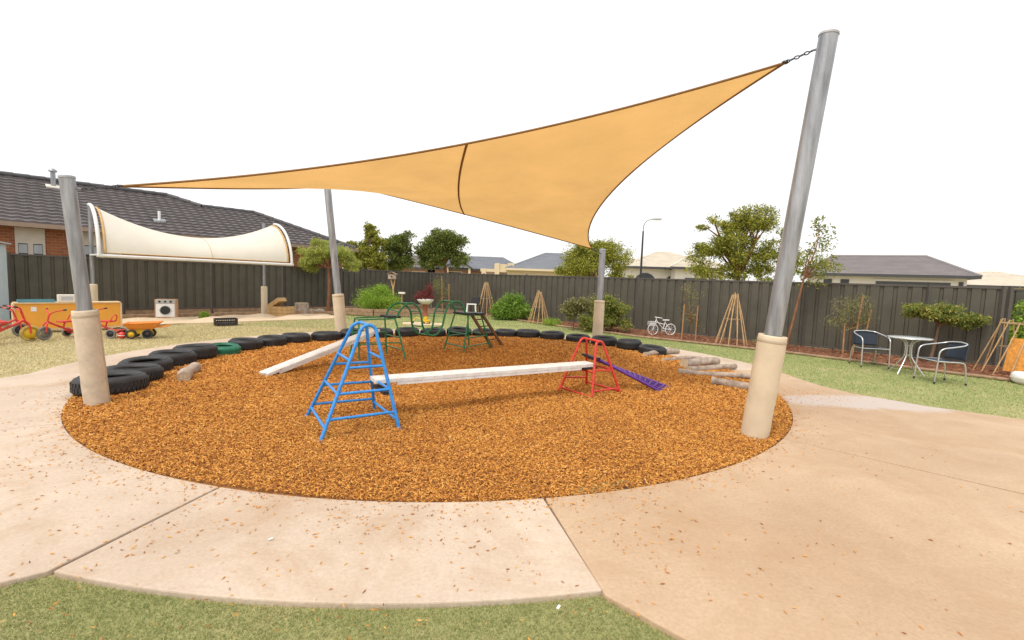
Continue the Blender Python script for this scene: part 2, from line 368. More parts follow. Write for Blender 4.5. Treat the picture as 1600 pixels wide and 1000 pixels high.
tag(MB().grid(P_).build('sand_heap', sand_m), 'pale heaped sand in the pit beneath the cream awning', 'sand')
def sleeper(a, b, label, h=.11, w=.1, z=0): return tag(MB().bar((a[0], a[1], z+h/2), (b[0], b[1], z+h/2), w, h).build('timber_sleeper', sleeper_m, bevel=.01), label, 'sleeper', None)
sleeper(onL(13.0, -1.05), onL(10.2, -1.1), 'weathered sleeper behind the toy washing machine')
sleeper(onL(10.1, -1.1), onL(7.2, -1.3), 'weathered sleeper running to the padded awning post')
sleeper(onL(7.0, -1.4), onL(5.2, -2.4), 'weathered sleeper lying in front of the wooden crates')

# grass blades
gr_green = mat('grass_blade_green', (.1, .15, .03), .75, island=.55, scale=1.3, ramp=[(0, (.14, .16, .05)), (.35, (.235, .29, .09)), (.6, (.345, .365, .135)), (1, (.6, .42, .24))], transl=.25)
gr_dry = mat('grass_blade_dry', (.2, .18, .06), .8, island=.5, scale=.7, ramp=[(0, (.36, .33, .16)), (.35, (.54, .48, .25)), (.65, (.66, .56, .34)), (1, (.76, .64, .42))], transl=.25)
gr_turf = mat('turf_blade', (.12, .18, .04), .7, island=.5, scale=.8, ramp=[(0, (.2, .28, .085)), (.4, (.3, .39, .13)), (.75, (.42, .47, .18)), (1, (.55, .53, .26))], transl=.25)
ALL_PAVE = PAVE+[BEDR, BEDL, SAND]
def grass(name, label, material, pts, h, w, lean=.5):
    x, y = pts; k = np.hypot(x-PC[0], y-PC[1]) > R1-.015
    for p in ALL_PAVE:
        xs = [q[0] for q in p]
        k &= ~inpoly(x, y, p)
    x, y = x[k], y[k]; n = len(x); d = np.hypot(x, y)
    hh = h*rng.uniform(.5, 1.15, n)*np.clip(d/6, 1, 1.4); ww = w*rng.uniform(.6, 1.3, n)*np.clip(d/5, 1, 4)
    a = rng.uniform(0, 2*math.pi, n); b = rng.uniform(0, 2*math.pi, n); l = hh*rng.uniform(0, 1.6, n)*lean
    z = np.full(n, -.035); c = np.c_[x, y, z]; sv = np.c_[np.cos(a), np.sin(a), 0*a]*ww[:, None]/2
    tip = c+np.c_[np.cos(b)*l, np.sin(b)*l, hh]
    V = np.stack([c-sv, c+sv, tip], 1).reshape(-1, 3); F = np.arange(3*n).reshape(-1, 3)
    stuff(tag(np_obj(name, V, F, material), label, 'grass'))
def U(n, x0, x1, y0, y1): return rng.uniform(x0, x1, n), rng.uniform(y0, y1, n)
grass('lawn_grass', 'short olive green grass beside the near edge of the round path', gr_green, U(260000, -3.2, 1.6, .9, 2.6), .021, .0038, 1.1)
x, y = U(200000, 2.5, 13, 4.5, 18); k = (y < 24.1-.89*(x+4.1)); 
grass('turf_grass', 'green turf under the metal cafe table and chairs', gr_turf, (x[k], y[k]), .022, .006, .9)
x, y = U(190000, -16, -4, 5, 16.5)
grass('dry_grass', 'dry straw coloured grass around the tricycles', gr_dry, (x, y), .024, .006, 1.0)
x, y = U(60000, -8, 5, 13.5, 21)
grass('far_grass', 'patchy lawn strip beyond the row of tyres', gr_turf, (x, y), .024, .006, .9)
# ================================================================ shade sail and poles
def pole(label, base, top, pad_h, padm, fl, pr=.083, q=1.0):
    base, top = Vector(base), Vector(top); t = thing('sail_pole', label, 'pole', base, 'shade sail poles'); ax = (top-base).normalized()
    MB().tube([base-ax*.1, top], pr, 24).build('pole_tube', galv, t)
    MB().tube([top-ax*.012, top+ax*.008, top+ax*.016], [pr+.005, pr+.005, pr-.013], 24).build('cap', capm, t)
    Q = ax.to_track_quat('Z', 'Y').to_matrix().to_4x4(); Q.translation = base
    L = pad_h/ax.z; rn = random.Random(fl); ph = [rn.uniform(0, 6.28) for _ in range(6)]
    def wob(p, a):
        k = 1+.012*math.sin(3*a+ph[0]+p.z*3)+.012*math.sin(p.z*17+ph[1]+a)+.008*math.sin(p.z*31+2*a+ph[2]); return Vector((p.x*k, p.y*k, p.z))
    prof = [(.135*q, 0)]+[(.137*q, L*i/14) for i in range(1, 14)]+[(.136*q, L-.02), (.132*q, L), (.118*q, L+.002), (.112*q, L-.03), (.085*q, L-.035)]
    pd = MB().lathe(prof, 36, (0, 0, 0), False, Q, wob).build('pad', padm, t)
    b2 = MB(); b2.lathe([(.1385*q, L-.075), (.1405*q, L-.07), (.1405*q, L-.05), (.1385*q, L-.045)], 36, (0, 0, 0), False, Q, wob).build('hem_seam', seam_m, pd)
    MB().tube([Q @ Vector((.137*q*math.cos(fl), .137*q*math.sin(fl), z)) for z in np.linspace(0, L, 8)], .007, 6).build('zip_flap', seam_m, pd)
    e = top-ax*.11
    toc = Vector((-.9, 8.5, e.z))-e; toc.normalize()
    MB().tube([e, e+toc*.1], .012, 8).build('eye_bolt', galv, t)
    return e+toc*.1
eL = pole('shorter steel pole with wrinkled cream pad beside the row of tyres', (-4.6, 5.19, -.02), (-4.71, 5.05, 2.46), 1.08, canvas_old, 1.0, .067, .84)
eR = pole('tall leaning steel pole with smooth cream pad at the bark edge, beside the loose logs', (2.62, 4.93, -.02), (2.93, 4.75, 4.0), 1.1, canvas, 5.6)
eFL = pole('tall steel pole standing behind the white ramp board, its top behind the sail', (-4.23, 11.75, -.02), (-4.72, 11.95, 4.0), 1.07, canvas, 5.2)
eFR = pole('short steel pole under the low sail corner, behind the red trestle', (2.25, 12.33, -.02), (2.29, 12.42, 2.43), 1.13, canvas, 5.4)
A = Vector((-4.48, 5.45, 2.455)); B = Vector((2.72, 5.1, 3.89)); Dc = Vector((1.93, 11.95, 2.415)); Cc = Vector((-4.3, 11.5, 3.72))
cen = (A+B+Cc+Dc)/4
def edge(P, Q, t, k, sag=0):
    p = P.lerp(Q, t); inw = Vector((cen.x-(P.x+Q.x)/2, cen.y-(P.y+Q.y)/2, 0)).normalized(); L = (Q-P).length
    return p+inw*(k*L*4*t*(1-t))+Vector((0, 0, -sag*4*t*(1-t)))
def coons(u, v):
    c0 = edge(A, B, u, .085, .05); c1 = edge(Cc, Dc, u, .1, .04); d0 = edge(A, Cc, v, .1, .05); d1 = edge(B, Dc, v, .105, .1)
    return c0*(1-v)+c1*v+d0*(1-u)+d1*u-(A*(1-u)*(1-v)+B*u*(1-v)+Cc*(1-u)*v+Dc*u*v)
sail = thing('shade_sail', 'large ochre shade sail stretched between four steel poles over the bark pit', 'shade sail', (cen.x, cen.y, cen.z))
NU, NV = 70, 50
def ripple(u, v): return Vector((0, 0, .012*math.sin(46*u+14*v)*v*v*(1-v)*4*math.exp(-14*(u-.6)**2)+.01*math.sin(9*u*v+3*u)*v*(1-v)*4))
MB().grid([[coons(i/NU, j/NV)+ripple(i/NU, j/NV) for i in range(NU+1)] for j in range(NV+1)]).build('cloth', sail_m, sail)
for fn in (lambda t: coons(t, 0), lambda t: coons(t, 1), lambda t: coons(0, t), lambda t: coons(1, t)):
    MB().tube([fn(i/60)-Vector((0, 0, .004)) for i in range(61)], .013, 6).build('hem', hem_m, sail)
MB().tube([coons(.54-.045*i/40-.003*math.sin(math.pi*i/40), i/40)-Vector((0, 0, .012)) for i in range(41)], .016, 6).build('seam', hem_m, sail)
for P, e in ((A, eL), (B, eR), (Cc, eFL), (Dc, eFR)):
    MB().lathe([(.02, -.01), (.03, -.01), (.03, .01), (.02, .01)], 14, P, True).build('corner_ring', chain_m, sail)
    d = e-P; k = max(4, int(d.length/.045)); ch = MB(); dn = d.normalized(); pv = dn.orthogonal().normalized()
    for i in range(k):
        c = P+d*((i+.5)/k); side = pv if i % 2 else dn.cross(pv)
        ch.tube([c+dn*.027*math.cos(a)+side*.014*math.sin(a) for a in np.linspace(0, 2*math.pi, 10)[:-1]], .0065, 5, True)
    ch.build('chain', chain_m, sail)

# ================================================================ tyres
def tyre_mesh(R=.325, h=.2, seed=0):
    rn = random.Random(seed); hh = h/2; Ri = R*.58
    prof = [(Ri, hh*.55), (Ri+.015, hh*.82), (Ri+.05, hh*1.0), (R-.07, hh*1.02), (R-.028, hh*.86), (R-.006, hh*.6), (R, hh*.2), (R, -hh*.2), (R-.006, -hh*.6), (R-.028, -hh*.86), (R-.07, -hh), (Ri+.05, -hh), (Ri+.015, -hh*.82), (Ri, -hh*.55), (Ri+.03, -hh*.5), (R-.05, -hh*.3), (R-.045, hh*.3), (Ri+.03, hh*.5)]
    return prof
def tyre(loc, rz, label, R, h, m_, tilt, group):
    t = local('tyre', label, 'tyre', loc, rz, group); t.rotation_euler = (tilt[0], tilt[1], rz)
    body = MB().lathe([(r, z+h/2) for r, z in tyre_mesh(R, h)], 40, (0, 0, 0), True).build('carcass', m_, t)
    tr = MB()
    for k in range(44):
        a = 2*math.pi*k/44
        for zz, sh in ((h*.64, .03), (h*.36, -.03)):
            tr.obox(((R+.002)*math.cos(a+sh), (R+.002)*math.sin(a+sh), zz), (.0035*math.cos(a), .0035*math.sin(a), 0), (-.017*math.sin(a), .017*math.cos(a), .006), (0, 0, h*.1))
    tr.build('tread', m_, body)
    MB().lathe([(R*.8, h*1.003), (R*.805, h*1.022), (R*.825, h*1.022), (R*.83, h*1.0)], 40).build('sidewall_rib', m_, body)
    return t
TY = [(-4.93, 5.76), (-5.12, 6.32), (-5.4, 6.93), (-5.42, 7.5), (-5.44, 8.08), (-5.33, 8.68), (-5.25, 9.28), (-5.02, 9.84), (-4.78, 10.42), (-4.3, 10.92), (-3.85, 11.42), (-3.3, 11.85), (-2.7, 12.2), (-2.08, 12.5), (-1.42, 12.75), (-.76, 12.9), (-.16, 12.98), (.45, 12.95), (1.1, 12.68), (1.74, 12.3), (2.32, 11.78), (2.82, 11.24), (3.2, 10.66)]
def tyre_label(i):
    one = {0: 'fat black tyre at the end of the row, half behind the wrinkled padded pole', 4: 'black tyre touching the green tyre on the wrinkled pole side', 5: 'green painted tyre lying flat among the black tyres of the row',
           6: 'black tyre touching the green tyre on the side away from the wrinkled pole', 9: 'black tyre at the foot of the tall pole behind the white ramp plank', 20: 'black tyre at the foot of the short pole behind the red trestle', 22: 'black tyre at the end of the row, against the pale log stubs'}
    if i in one: return one[i], None
    if i < 4: return 'black tyre in the run from the wrinkled padded pole towards the green tyre', 'tyres by the wrinkled padded pole'
    if i < 9: return 'black tyre in the run from the green tyre to the tall pole behind the ramp', 'tyres between green tyre and ramp pole'
    if i < 16: return 'black tyre in the run behind the green climbing frame', 'tyres behind the green frame'
    if i == 21: return 'black tyre between the short pole and the last tyre of the row', None
    return 'black tyre in the run from the brown ladder to the short padded pole', 'tyres between ladder and short pole'
for i, (x, y) in enumerate(TY):
    gtyre = i == 5
    R = (.37, .34, .33, .32, .33, .28, .3, .29, .3, .32)[i] if i < 10 else random.uniform(.29, .335)
    lab, grp = tyre_label(i)
    tyre((x, y, .0+random.uniform(-.02, .01)), random.uniform(0, 6), lab, R, random.uniform(.195, .235) if not gtyre else .19,
         rubber_g if gtyre else rubber, (random.uniform(-.05, .05), random.uniform(-.05, .05)), grp)

# ================================================================ climbing frames
def hoop_pts(f1, f2, apex, w, n=9):
    f1, f2, apex = Vector(f1), Vector(f2), Vector(apex); wd = (f2-f1); wd.z = 0; wd.normalize()
    mid = (f1+f2)/2; up = (apex-mid).normalized(); s1 = apex-wd*w/2-up*w*.5; s2 = apex+wd*w/2-up*w*.5
    arcp = [apex-up*w*.5+(-wd*math.cos(a)+up*math.sin(a))*w/2 for a in np.linspace(0, math.pi, n)]
    return [f1]+arcp+[f2], (f1, s1), (f2, s2)
def rung(t, a, b, r, m_): return MB().tube([a, b], r, 8).build('rung', m_, t)
def lerp(seg, k): return Vector(seg[0]).lerp(Vector(seg[1]), k)
def feet(t, pts, m_):
    for p in pts: MB().tube([Vector(p)+Vector((0, 0, -.02)), Vector(p)+Vector((0, 0, .03))], .021, 10).build('foot_cap', m_, t)
bf = thing('climbing_frame', 'blue tubular A-shaped climbing frame standing in the bark', 'climbing frame', (-1.6, 4.85, 0))
fp, fa, fb = hoop_pts((-1.74, 4.28, -.02), (-1.10, 4.70, -.02), (-1.44, 4.74, 1.05), .17)
bp, ba, bb = hoop_pts((-2.2, 5.04, -.02), (-1.56, 5.40, -.02), (-1.6, 4.97, 1.05), .17)
for p in (fp, bp): MB().tube(p, .018, 10).build('hoop', blue_p, bf)
for k in (.2, .43, .67): rung(bf, lerp(fa, k), lerp(fb, k), .014, blue_p); 
for k in (.16, .38, .62): rung(bf, lerp(ba, k), lerp(bb, k), .014, blue_p)
for k in (.12, .43, .74): rung(bf, lerp(fa, k), lerp(ba, k), .014, blue_p); rung(bf, lerp(fb, k), lerp(bb, k), .014, blue_p)
rung(bf, fp[5], bp[5], .014, blue_p)
feet(bf, (fp[0], fp[-1], bp[0], bp[-1]), blue_p)
MB().bar(lerp(fb, .36).lerp(lerp(bb, .36), .2), lerp(fb, .36).lerp(lerp(bb, .36), .8), .07, .03).build('hook_bracket', black_p, bf)

rf = thing('trestle', 'red tubular trestle holding the end of the level white plank', 'trestle', (1.14, 6.66, 0))
h1, r1a, r1b = hoop_pts((.70, 6.69, -.02), (1.17, 7.10, -.02), (1.045, 6.77, .76), .16)
h2, r2a, r2b = hoop_pts((1.11, 6.27, -.02), (1.58, 6.59, -.02), (1.22, 6.52, .75), .16)
for p in (h1, h2): MB().tube(p, .018, 10).build('hoop', red_p, rf)
rung(rf, h1[5], h2[5], .016, red_p)
rung(rf, lerp(r1a, .3), lerp(r1b, .22), .013, red_p); rung(rf, lerp(r2a, .56), lerp(r2b, .52), .013, red_p); rung(rf, lerp(r2a, .16), lerp(r2b, .16), .013, red_p)
rung(rf, lerp(r1a, .1), lerp(r2a, .05), .013, red_p); rung(rf, lerp(r1b, .12), lerp(r2b, .1), .013, red_p); rung(rf, lerp(r1a, .52), lerp(r2a, .52), .013, red_p); rung(rf, lerp(r1b, .54), lerp(r2b, .54), .013, red_p)
feet(rf, (h1[0], h1[-1], h2[0], h2[-1]), red_p)
MB().obox((1.06, 6.55, .375), (.1, .07, 0), (-.05, .08, 0), (0, 0, .012)).build('plank_bracket', black_p, rf)

def plank(label, a, b, w=.23, th=.048):
    a, b = Vector(a), Vector(b); t = thing('plank', label, 'plank', (a+b)/2, 'white balance planks'); d = (b-a).normalized(); sd = d.cross(Vector((0, 0, 1))).normalized(); up = sd.cross(d)
    MB().bar(a, b, w, th).build('board', white_p, t, bevel=.006)
    for e, k in ((a, 1), (b, -1)):
        MB().obox(e+d*k*.14-up*(th/2+.012), d*.02, sd*w*.44, up*.012).build('cleat', black_p, t)
    for s_ in (-1, 1): MB().obox((a+b)/2+sd*s_*(w/2-.012)-up*(th/2+.014), d*(b-a).length*.42, sd*.01, up*.014).build('edge_rail', white_p, t)
plank('white plank lying level between the blue climbing frame and red trestle', (-1.50, 5.10, .412), (1.13, 6.62, .415))
plank('white plank sloping down as a ramp to the bark from the green frame', (-3.66, 6.93, .03), (-2.55, 8.85, .53))

# purple plastic ladder leaning from red trestle
pl = thing('ladder', 'purple plastic ladder sloping from red trestle to the bark', 'ladder', (1.9, 6.9, 0))
a1, a2 = Vector((1.1, 6.98, .47)), Vector((1.26, 6.62, .47)); b1_, b2_ = Vector((2.44, 7.16, .0)), Vector((2.22, 6.85, .0))
for k in (0, .33, .67, 1): MB().tube([a1.lerp(a2, k), b1_.lerp(b2_, k)], .014 if 0 < k < 1 else .02, 8).build('stile', purple_p, pl)
for k in np.linspace(.05, .95, 13):
    MB().tube([a1.lerp(b1_, k)+Vector((0, 0, .018)), a2.lerp(b2_, k)+Vector((0, 0, .018))], .013, 8).build('rung', purple_p, pl)
MB().bar(a1+Vector((-.02, .02, .02)), a2+Vector((-.02, -.02, .02)), .06, .03).build('hook', black_p, pl)

# green wave frame
near = [(-2.14, 8.75, .79), (-2.1, 8.79, .89), (-2.02, 8.86, 1.01), (-1.94, 8.94, 1.05), (-1.84, 9.03, 1.01), (-1.77, 9.1, .88), (-1.74, 9.11, .72), (-1.72, 9.13, .59), (-1.65, 9.19, .46), (-1.56, 9.26, .41), (-1.46, 9.35, .45), (-1.39, 9.41, .58), (-1.36, 9.44, .74), (-1.33, 9.47, .89), (-1.26, 9.53, 1.03), (-1.17, 9.6, 1.08), (-1.07, 9.68, 1.06), (-1.0, 9.73, .95), (-.97, 9.75, .83)]
far = [(-2.43, 9.1, .8), (-2.39, 9.15, .91), (-2.32, 9.23, .99), (-2.23, 9.32, 1.03), (-2.13, 9.43, .99), (-2.05, 9.5, .86), (-2.03, 9.52, .7), (-2.01, 9.53, .57), (-1.96, 9.59, .44), (-1.86, 9.68, .38), (-1.75, 9.79, .41), (-1.67, 9.86, .5), (-1.64, 9.89, .69), (-1.62, 9.91, .85), (-1.55, 9.98, 1.0), (-1.46, 10.06, 1.06), (-1.35, 10.16, 1.04), (-1.27, 10.22, .93), (-1.23, 10.25, .81)]
def smooth(pts, n=4):
    P = [Vector(p) for p in pts]; out = []
    for i in range(len(P)-1):
        p0, p1, p2, p3 = P[max(i-1, 0)], P[i], P[i+1], P[min(i+2, len(P)-1)]
        for k in range(n):
            t = k/n; out.append(.5*((2*p1)+(p2-p0)*t+(2*p0-5*p1+4*p2-p3)*t*t+(3*p1-p0-3*p2+p3)*t**3))
    return out+[P[-1]]
wl = thing('wave_ladder', 'green wave-shaped tube ladder bridging the two green trestles', 'climbing ladder', (-1.7, 9.5, .4))
for p in (near, far): MB().tube(smooth(p), .02, 8).build('rail', green_p, wl)
for k in (1, 3, 5, 7, 9, 11, 13, 15, 17): MB().tube([near[k], far[k]], .012, 8).build('rung', green_p, wl)
def trestle(label, top, ft, lows):
    c = sum((Vector(p) for p in ft), Vector())/4; t = thing('trestle', label, 'trestle', (c.x, c.y, 0), 'green trestles')
    T = [Vector(p) for p in top]; Fq = [Vector(p) for p in ft]
    for i in range(4):
        MB().tube(smooth([Fq[i], Fq[i].lerp(T[i], .9), T[i].lerp(c+Vector((0, 0, T[i].z)), .06)], 5), .016, 8).build('leg', green_p, t)
        MB().tube([T[i], T[(i+1) % 4]], .014, 8).build('top_rail', green_p, t)
    for i, j, k in lows: MB().tube([Fq[i].lerp(T[i], k), Fq[j].lerp(T[j], k)], .012, 8).build('rung', green_p, t)
    feet(t, Fq, green_p)
    return t
tl = trestle('green tubular trestle at the top of the sloping white ramp plank', [(-2.16, 8.72, .77), (-2.46, 9.12, .76), (-3.0, 9.0, .73), (-2.8, 8.62, .73)], [(-1.9, 8.56, -.02), (-2.42, 9.16, -.02), (-3.1, 9.05, -.02), (-2.72, 8.42, -.02)], [(0, 1, .28), (0, 1, .56), (1, 2, .3), (2, 3, .35), (0, 3, .45), (1, 2, .62)])
MB().obox((-2.3, 8.92, .79), (.13, -.16, 0), (-.09, -.07, 0), (0, 0, .02)).build('platform', black_p, tl)
tr = trestle('green tubular trestle carrying the leaning brown ladder', [(-1.23, 10.12, .8), (-.9, 9.8, .8), (-.68, 10.3, .78), (-1.0, 10.6, .79)], [(-1.46, 10.2, -.02), (-.98, 9.62, -.02), (-.46, 10.52, -.02), (-.98, 10.94, -.02)], [(0, 1, .2), (0, 1, .52), (1, 2, .42), (1, 2, .2), (2, 3, .45), (3, 0, .4)])
MB().obox((-1.02, 9.98, .825), (.16, -.15, 0), (.08, .08, 0), (0, 0, .018)).build('platform', black_p, tr)
MB().obox((-.78, 10.2, .81), (.14, -.1, 0), (.07, .1, 0), (0, 0, .02)).build('platform', black_p, tr)
bl = thing('ladder', 'brown wooden ladder leaning on green trestle', 'ladder', (-.35, 11.0, 0))
for a, b in (((-.86, 9.98, .8), (-.42, 10.72, .0)), ((-.66, 10.3, .8), (-.2, 11.06, -.0))): MB().bar(a, b, .035, .06).build('stile', brown_w, bl)
for k in (.15, .35, .55, .75): MB().tube([Vector((-.86, 9.98, .8)).lerp(Vector((-.42, 10.72, 0)), k), Vector((-.66, 10.3, .8)).lerp(Vector((-.2, 11.06, 0)), k)], .014, 8).build('rung', brown_w, bl)

# ================================================================ logs in the bark
def log(a, b, r, label, group=None, m_=log_m):
    a, b = Vector((*a, r*.98)), Vector((*b, r*.92)); t = thing('log', label, 'log', (a+b)/2, group); n = 9; pts = []; rs = []
    pv = (b-a).normalized().cross(Vector((0, 0, 1)))
    for i in range(n):
        k = i/(n-1); pts.append(a.lerp(b, k)+pv*.025*math.sin(k*5+a.x)+Vector((0, 0, .012*math.sin(k*7+a.y)))); rs.append(r*(1+.1*math.sin(k*9+a.x*3))*(1-.12*k))
    bk = MB().tube(pts, rs, 14, caps=False).build('bark', m_, t)
    for p, q, rr_ in ((pts[0], pts[1], rs[0]), (pts[-1], pts[-2], rs[-1])):
        d = (p-q).normalized(); MB().tube([p-d*.004, p+d*.004], rr_*.985, 14).build('cut_end', log_end, t)
log((2.9, 10.14), (3.42, 10.55), .06, 'short pale log tucked against the end tyre of the row'); log((3.48, 10.6), (3.85, 10.92), .065, 'pale log stub in line behind a similar log near the path')
log((3.12, 9.54), (4.05, 10.05), .05, 'thin grey log with forked end lying apart near the path')
log((3.28, 8.86), (4.1, 9.38), .095, 'thickest brown log of the pile by the tall pole'); log((3.2, 8.42), (4.3, 9.02), .06, 'pale log lying beside the thickest brown log')
log((2.95, 8.2), (4.15, 8.0), .055, 'long grey knotty log nearest the lone log by the pole'); log((3.19, 7.4), (3.85, 7.02), .068, 'grey log with brown cut end lying alone beside the tall padded pole')
pipe_t = log((-4.42, 6.28), (-4.72, 6.98), .085, 'short grey log stump lying on bark in front of the tyres')

# ================================================================ boundary fences
def ribbed(a, b, z0, z1, side):
    """steel sheet with trapezoid ribs between two posts, plus thickness"""
    a, b = Vector(a), Vector(b); d = b-a; L = d.length; d.normalize(); nrm = Vector((-d.y, d.x, 0))*side; per = L/max(1, round(L/.262)); m_ = MB(); xs = []
    k = int(round(L/per))
    for i in range(k):
        for fx, dep in ((0, 0), (.66, 0), (.72, .03), (.94, .03)): xs.append(((i+fx)*per, dep))
    xs.append((L, 0)); Vv = []
    for off in (0, .006):
        for z in (z0, z1):
            Vv.append([tuple(a+d*s_+nrm*(dep+off)+Vector((0, 0, z))) for s_, dep in xs])
    m_.grid([Vv[0], Vv[1]], False); m_.grid([Vv[2], Vv[3]], False)
    return m_
def fence(name, label, pts, hgt=1.8, side=1, plinth=.0):
    t = thing(name, label, 'fence', pts[0])
    for i, p in enumerate(pts):
        p = Vector(p); MB().box(p.x-.035, p.x+.035, p.y-.035, p.y+.035, -.1, hgt+.015).build('post', fence_r, t)
        MB().box(p.x-.042, p.x+.042, p.y-.042, p.y+.042, hgt+.015, hgt+.03).build('post_cap', fence_r, t)
        if i+1 < len(pts):
            q = Vector(pts[i+1]); d = (q-p).normalized()
            ribbed(p+d*.03, q-d*.03, plinth+.05, hgt-.03, side).build('sheet', fence_m, t)
            nn = Vector((-d.y, d.x, 0))*side*.016
            MB().bar(p+d*.036+nn+Vector((0, 0, hgt-.02)), q-d*.036+nn+Vector((0, 0, hgt-.02)), .06, .045).build('top_rail', fence_r, t)
            MB().bar(p+d*.036+nn+Vector((0, 0, plinth+.04)), q-d*.036+nn+Vector((0, 0, plinth+.04)), .06, .05).build('bottom_rail', fence_r, t)
            if plinth: MB().bar(p+d*.036+nn*.4+Vector((0, 0, plinth/2)), q-d*.036+nn*.4+Vector((0, 0, plinth/2)), .045, plinth).build('plinth_board', sleeper_m, t)
fence('steel_fence', 'dark brown ribbed steel fence behind the garden plants and bicycle', [onR(s) for s in [-.0, 1.11+.02]+[1.13+2.545*k for k in range(1, 8)]+[20.2]], 1.79, 1)
fence('steel_fence', 'dark brown ribbed steel fence behind the sandpit and brick house', [onL(s) for s in (.12, 2.5, 4.95, 7.4, 9.85, 12.3, 14.75, 17.2)], 1.79, -1, .16)
fence('steel_fence', 'set-back length of dark steel fence behind clipped hedge', [onR(20.32, .1), onR(20.32, 2.4), onR(22.7, 2.4), onR(25.1, 2.4)], 1.79, 1)

# ================================================================ vegetation
def leaves(lobes, n, L, asp=2.2, clump=.16, per=26, droop=0, shell=.75):
    vol = np.array([l[3]*l[4]*l[5] for l in lobes])**.75; vol /= vol.sum(); nc = max(1, n//per)
    li = rng.choice(len(lobes), nc, p=vol); lb = np.array(lobes)[li]
    d = rng.normal(size=(nc, 3)); d /= np.linalg.norm(d, axis=1)[:, None]; rad = np.where(rng.random(nc) < shell, rng.uniform(.72, 1.03, nc), rng.uniform(.2, .75, nc))
    cc = lb[:, :3]+d*lb[:, 3:6]*rad[:, None]; csz = clump*rng.uniform(.6, 1.4, nc)*np.cbrt(lb[:, 3]*lb[:, 4]*lb[:, 5])
    idx = np.repeat(np.arange(nc), per); m_ = len(idx)
    c = cc[idx]+rng.normal(size=(m_, 3))*csz[idx][:, None]*np.array((1, 1, .75)); 
    ax = rng.normal(size=(m_, 3))+d[idx]*.5; ax[:, 2] -= droop; ax /= np.linalg.norm(ax, axis=1)[:, None]
    s = np.cross(ax, rng.normal(size=(m_, 3))); s /= np.linalg.norm(s, axis=1)[:, None]
    l = L*rng.uniform(.55, 1.25, m_); w = l/asp
    V = np.stack([c-ax*l[:, None]/2, c+s*w[:, None]/2, c+ax*l[:, None]/2, c-s*w[:, None]/2], 1).reshape(-1, 3)
    return V, np.arange(4*m_).reshape(-1, 4), cc
def leafm(name, dark, mid, light, tl=.35):
    dark, mid, light = [tuple(min(.7, v*1.5) for v in c) for c in (dark, mid, light)]
    return mat(name, mid, .6, island=.6, scale=1.6, transl=tl, spec=.25, ramp=[(0, dark), (.45, mid), (.8, light), (1, tuple(min(1, c*1.25) for c in light))])
lf_gum = leafm('gum_leaf', (.03, .045, .012), (.085, .115, .025), (.2, .22, .05))
lf_euc = leafm('yellow_green_leaf', (.045, .055, .012), (.14, .16, .024), (.4, .37, .06))
lf_dark = leafm('deep_green_leaf', (.022, .04, .012), (.06, .1, .025), (.14, .19, .05))
lf_feather = leafm('feathery_leaf', (.1, .14, .025), (.24, .28, .055), (.4, .4, .11))
lf_lime = leafm('lime_shrub_leaf', (.06, .13, .015), (.17, .28, .03), (.33, .42, .07))
lf_mid = leafm('fresh_green_leaf', (.04, .09, .012), (.11, .2, .025), (.24, .33, .06))
lf_red = leafm('wine_red_leaf', (.05, .01, .012), (.13, .025, .025), (.25, .06, .05))
lf_rust = leafm('rust_tipped_leaf', (.045, .07, .014), (.13, .175, .035), (.3, .25, .065))
lf_olive = leafm('olive_grey_leaf', (.05, .055, .02), (.14, .14, .05), (.25, .23, .1))
bark_g = mat('grey_brown_bark', (.2, .13, .085), .9, .4, 18, 0, .7, 60, stretch=(1, 1, .25))
bark_r = mat('red_brown_bark', (.2, .09, .045), .9, .35, 18, 0, .6, 60, stretch=(1, 1, .25))
def sublobes(lobes, k):
    out = []
    for (x, y, z, a, b, c) in lobes:
        m_ = max(3, int(k*(a*b*c)**.33))
        for i in range(m_):
            d = rng.normal(size=3); d /= np.linalg.norm(d); q_ = rng.uniform(.36, .58); e = rng.uniform(.45, .86)
            out.append((x+d[0]*a*e, y+d[1]*b*e, z+d[2]*c*e, a*q_, b*q_, c*q_*.85))
    return out
def plant(name, label, cat, base, lobes, n, L, lm, trunk_r=.06, bm_=None, limbs=7, asp=2.2, clump=.16, per=26, droop=0, group=None, stem='trunk', shell=.75, forks=None, crown='crown', sub=0):
    base = Vector(base); big = lobes; lobes = sublobes(lobes, sub) if sub else lobes; t = thing(name, label, cat, base, group); V, F, cc = leaves(lobes, n, L, asp, clump, per, droop, shell)
    np_obj(crown, V, F, lm, t)
    lc = np.array(lobes)[:, :3]; w = np.array(lobes)[:, 3]; cm = Vector((lc*w[:, None]).sum(0)/w.sum()); zlow = min(l[2]-l[5] for l in lobes)
    fork = base.lerp(cm, .0)+Vector(((cm.x-base.x)*.5, (cm.y-base.y)*.5, max(.12, (zlow-base.z)+.25*(cm.z-zlow))))
    tb = MB(); mid = base.lerp(fork, .5)+Vector((trunk_r*.5, 0, 0)); tb.tube(smooth([base-Vector((0, 0, .05)), mid, fork], 4), [trunk_r*(1.15-.45*i/8) for i in range(9)], 9)
    for i in range(limbs):
        l = lobes[i % len(lobes)]; tip = Vector(cc[rng.integers(len(cc))]) if i >= len(lobes) else Vector(l[:3])+Vector((0, 0, l[5]*.45))
        md = fork.lerp(tip, .5)+Vector((rng.normal()*.08, rng.normal()*.08, .06))*(tip-fork).length
        pts = smooth([fork-Vector((0, 0, .03)), md, tip], 4); tb.tube(pts, [trunk_r*.6*(1-.8*k/(len(pts)-1)) for k in range(len(pts))], 6)
    tb.build(stem, bm_ or bark_g, t)
    return t
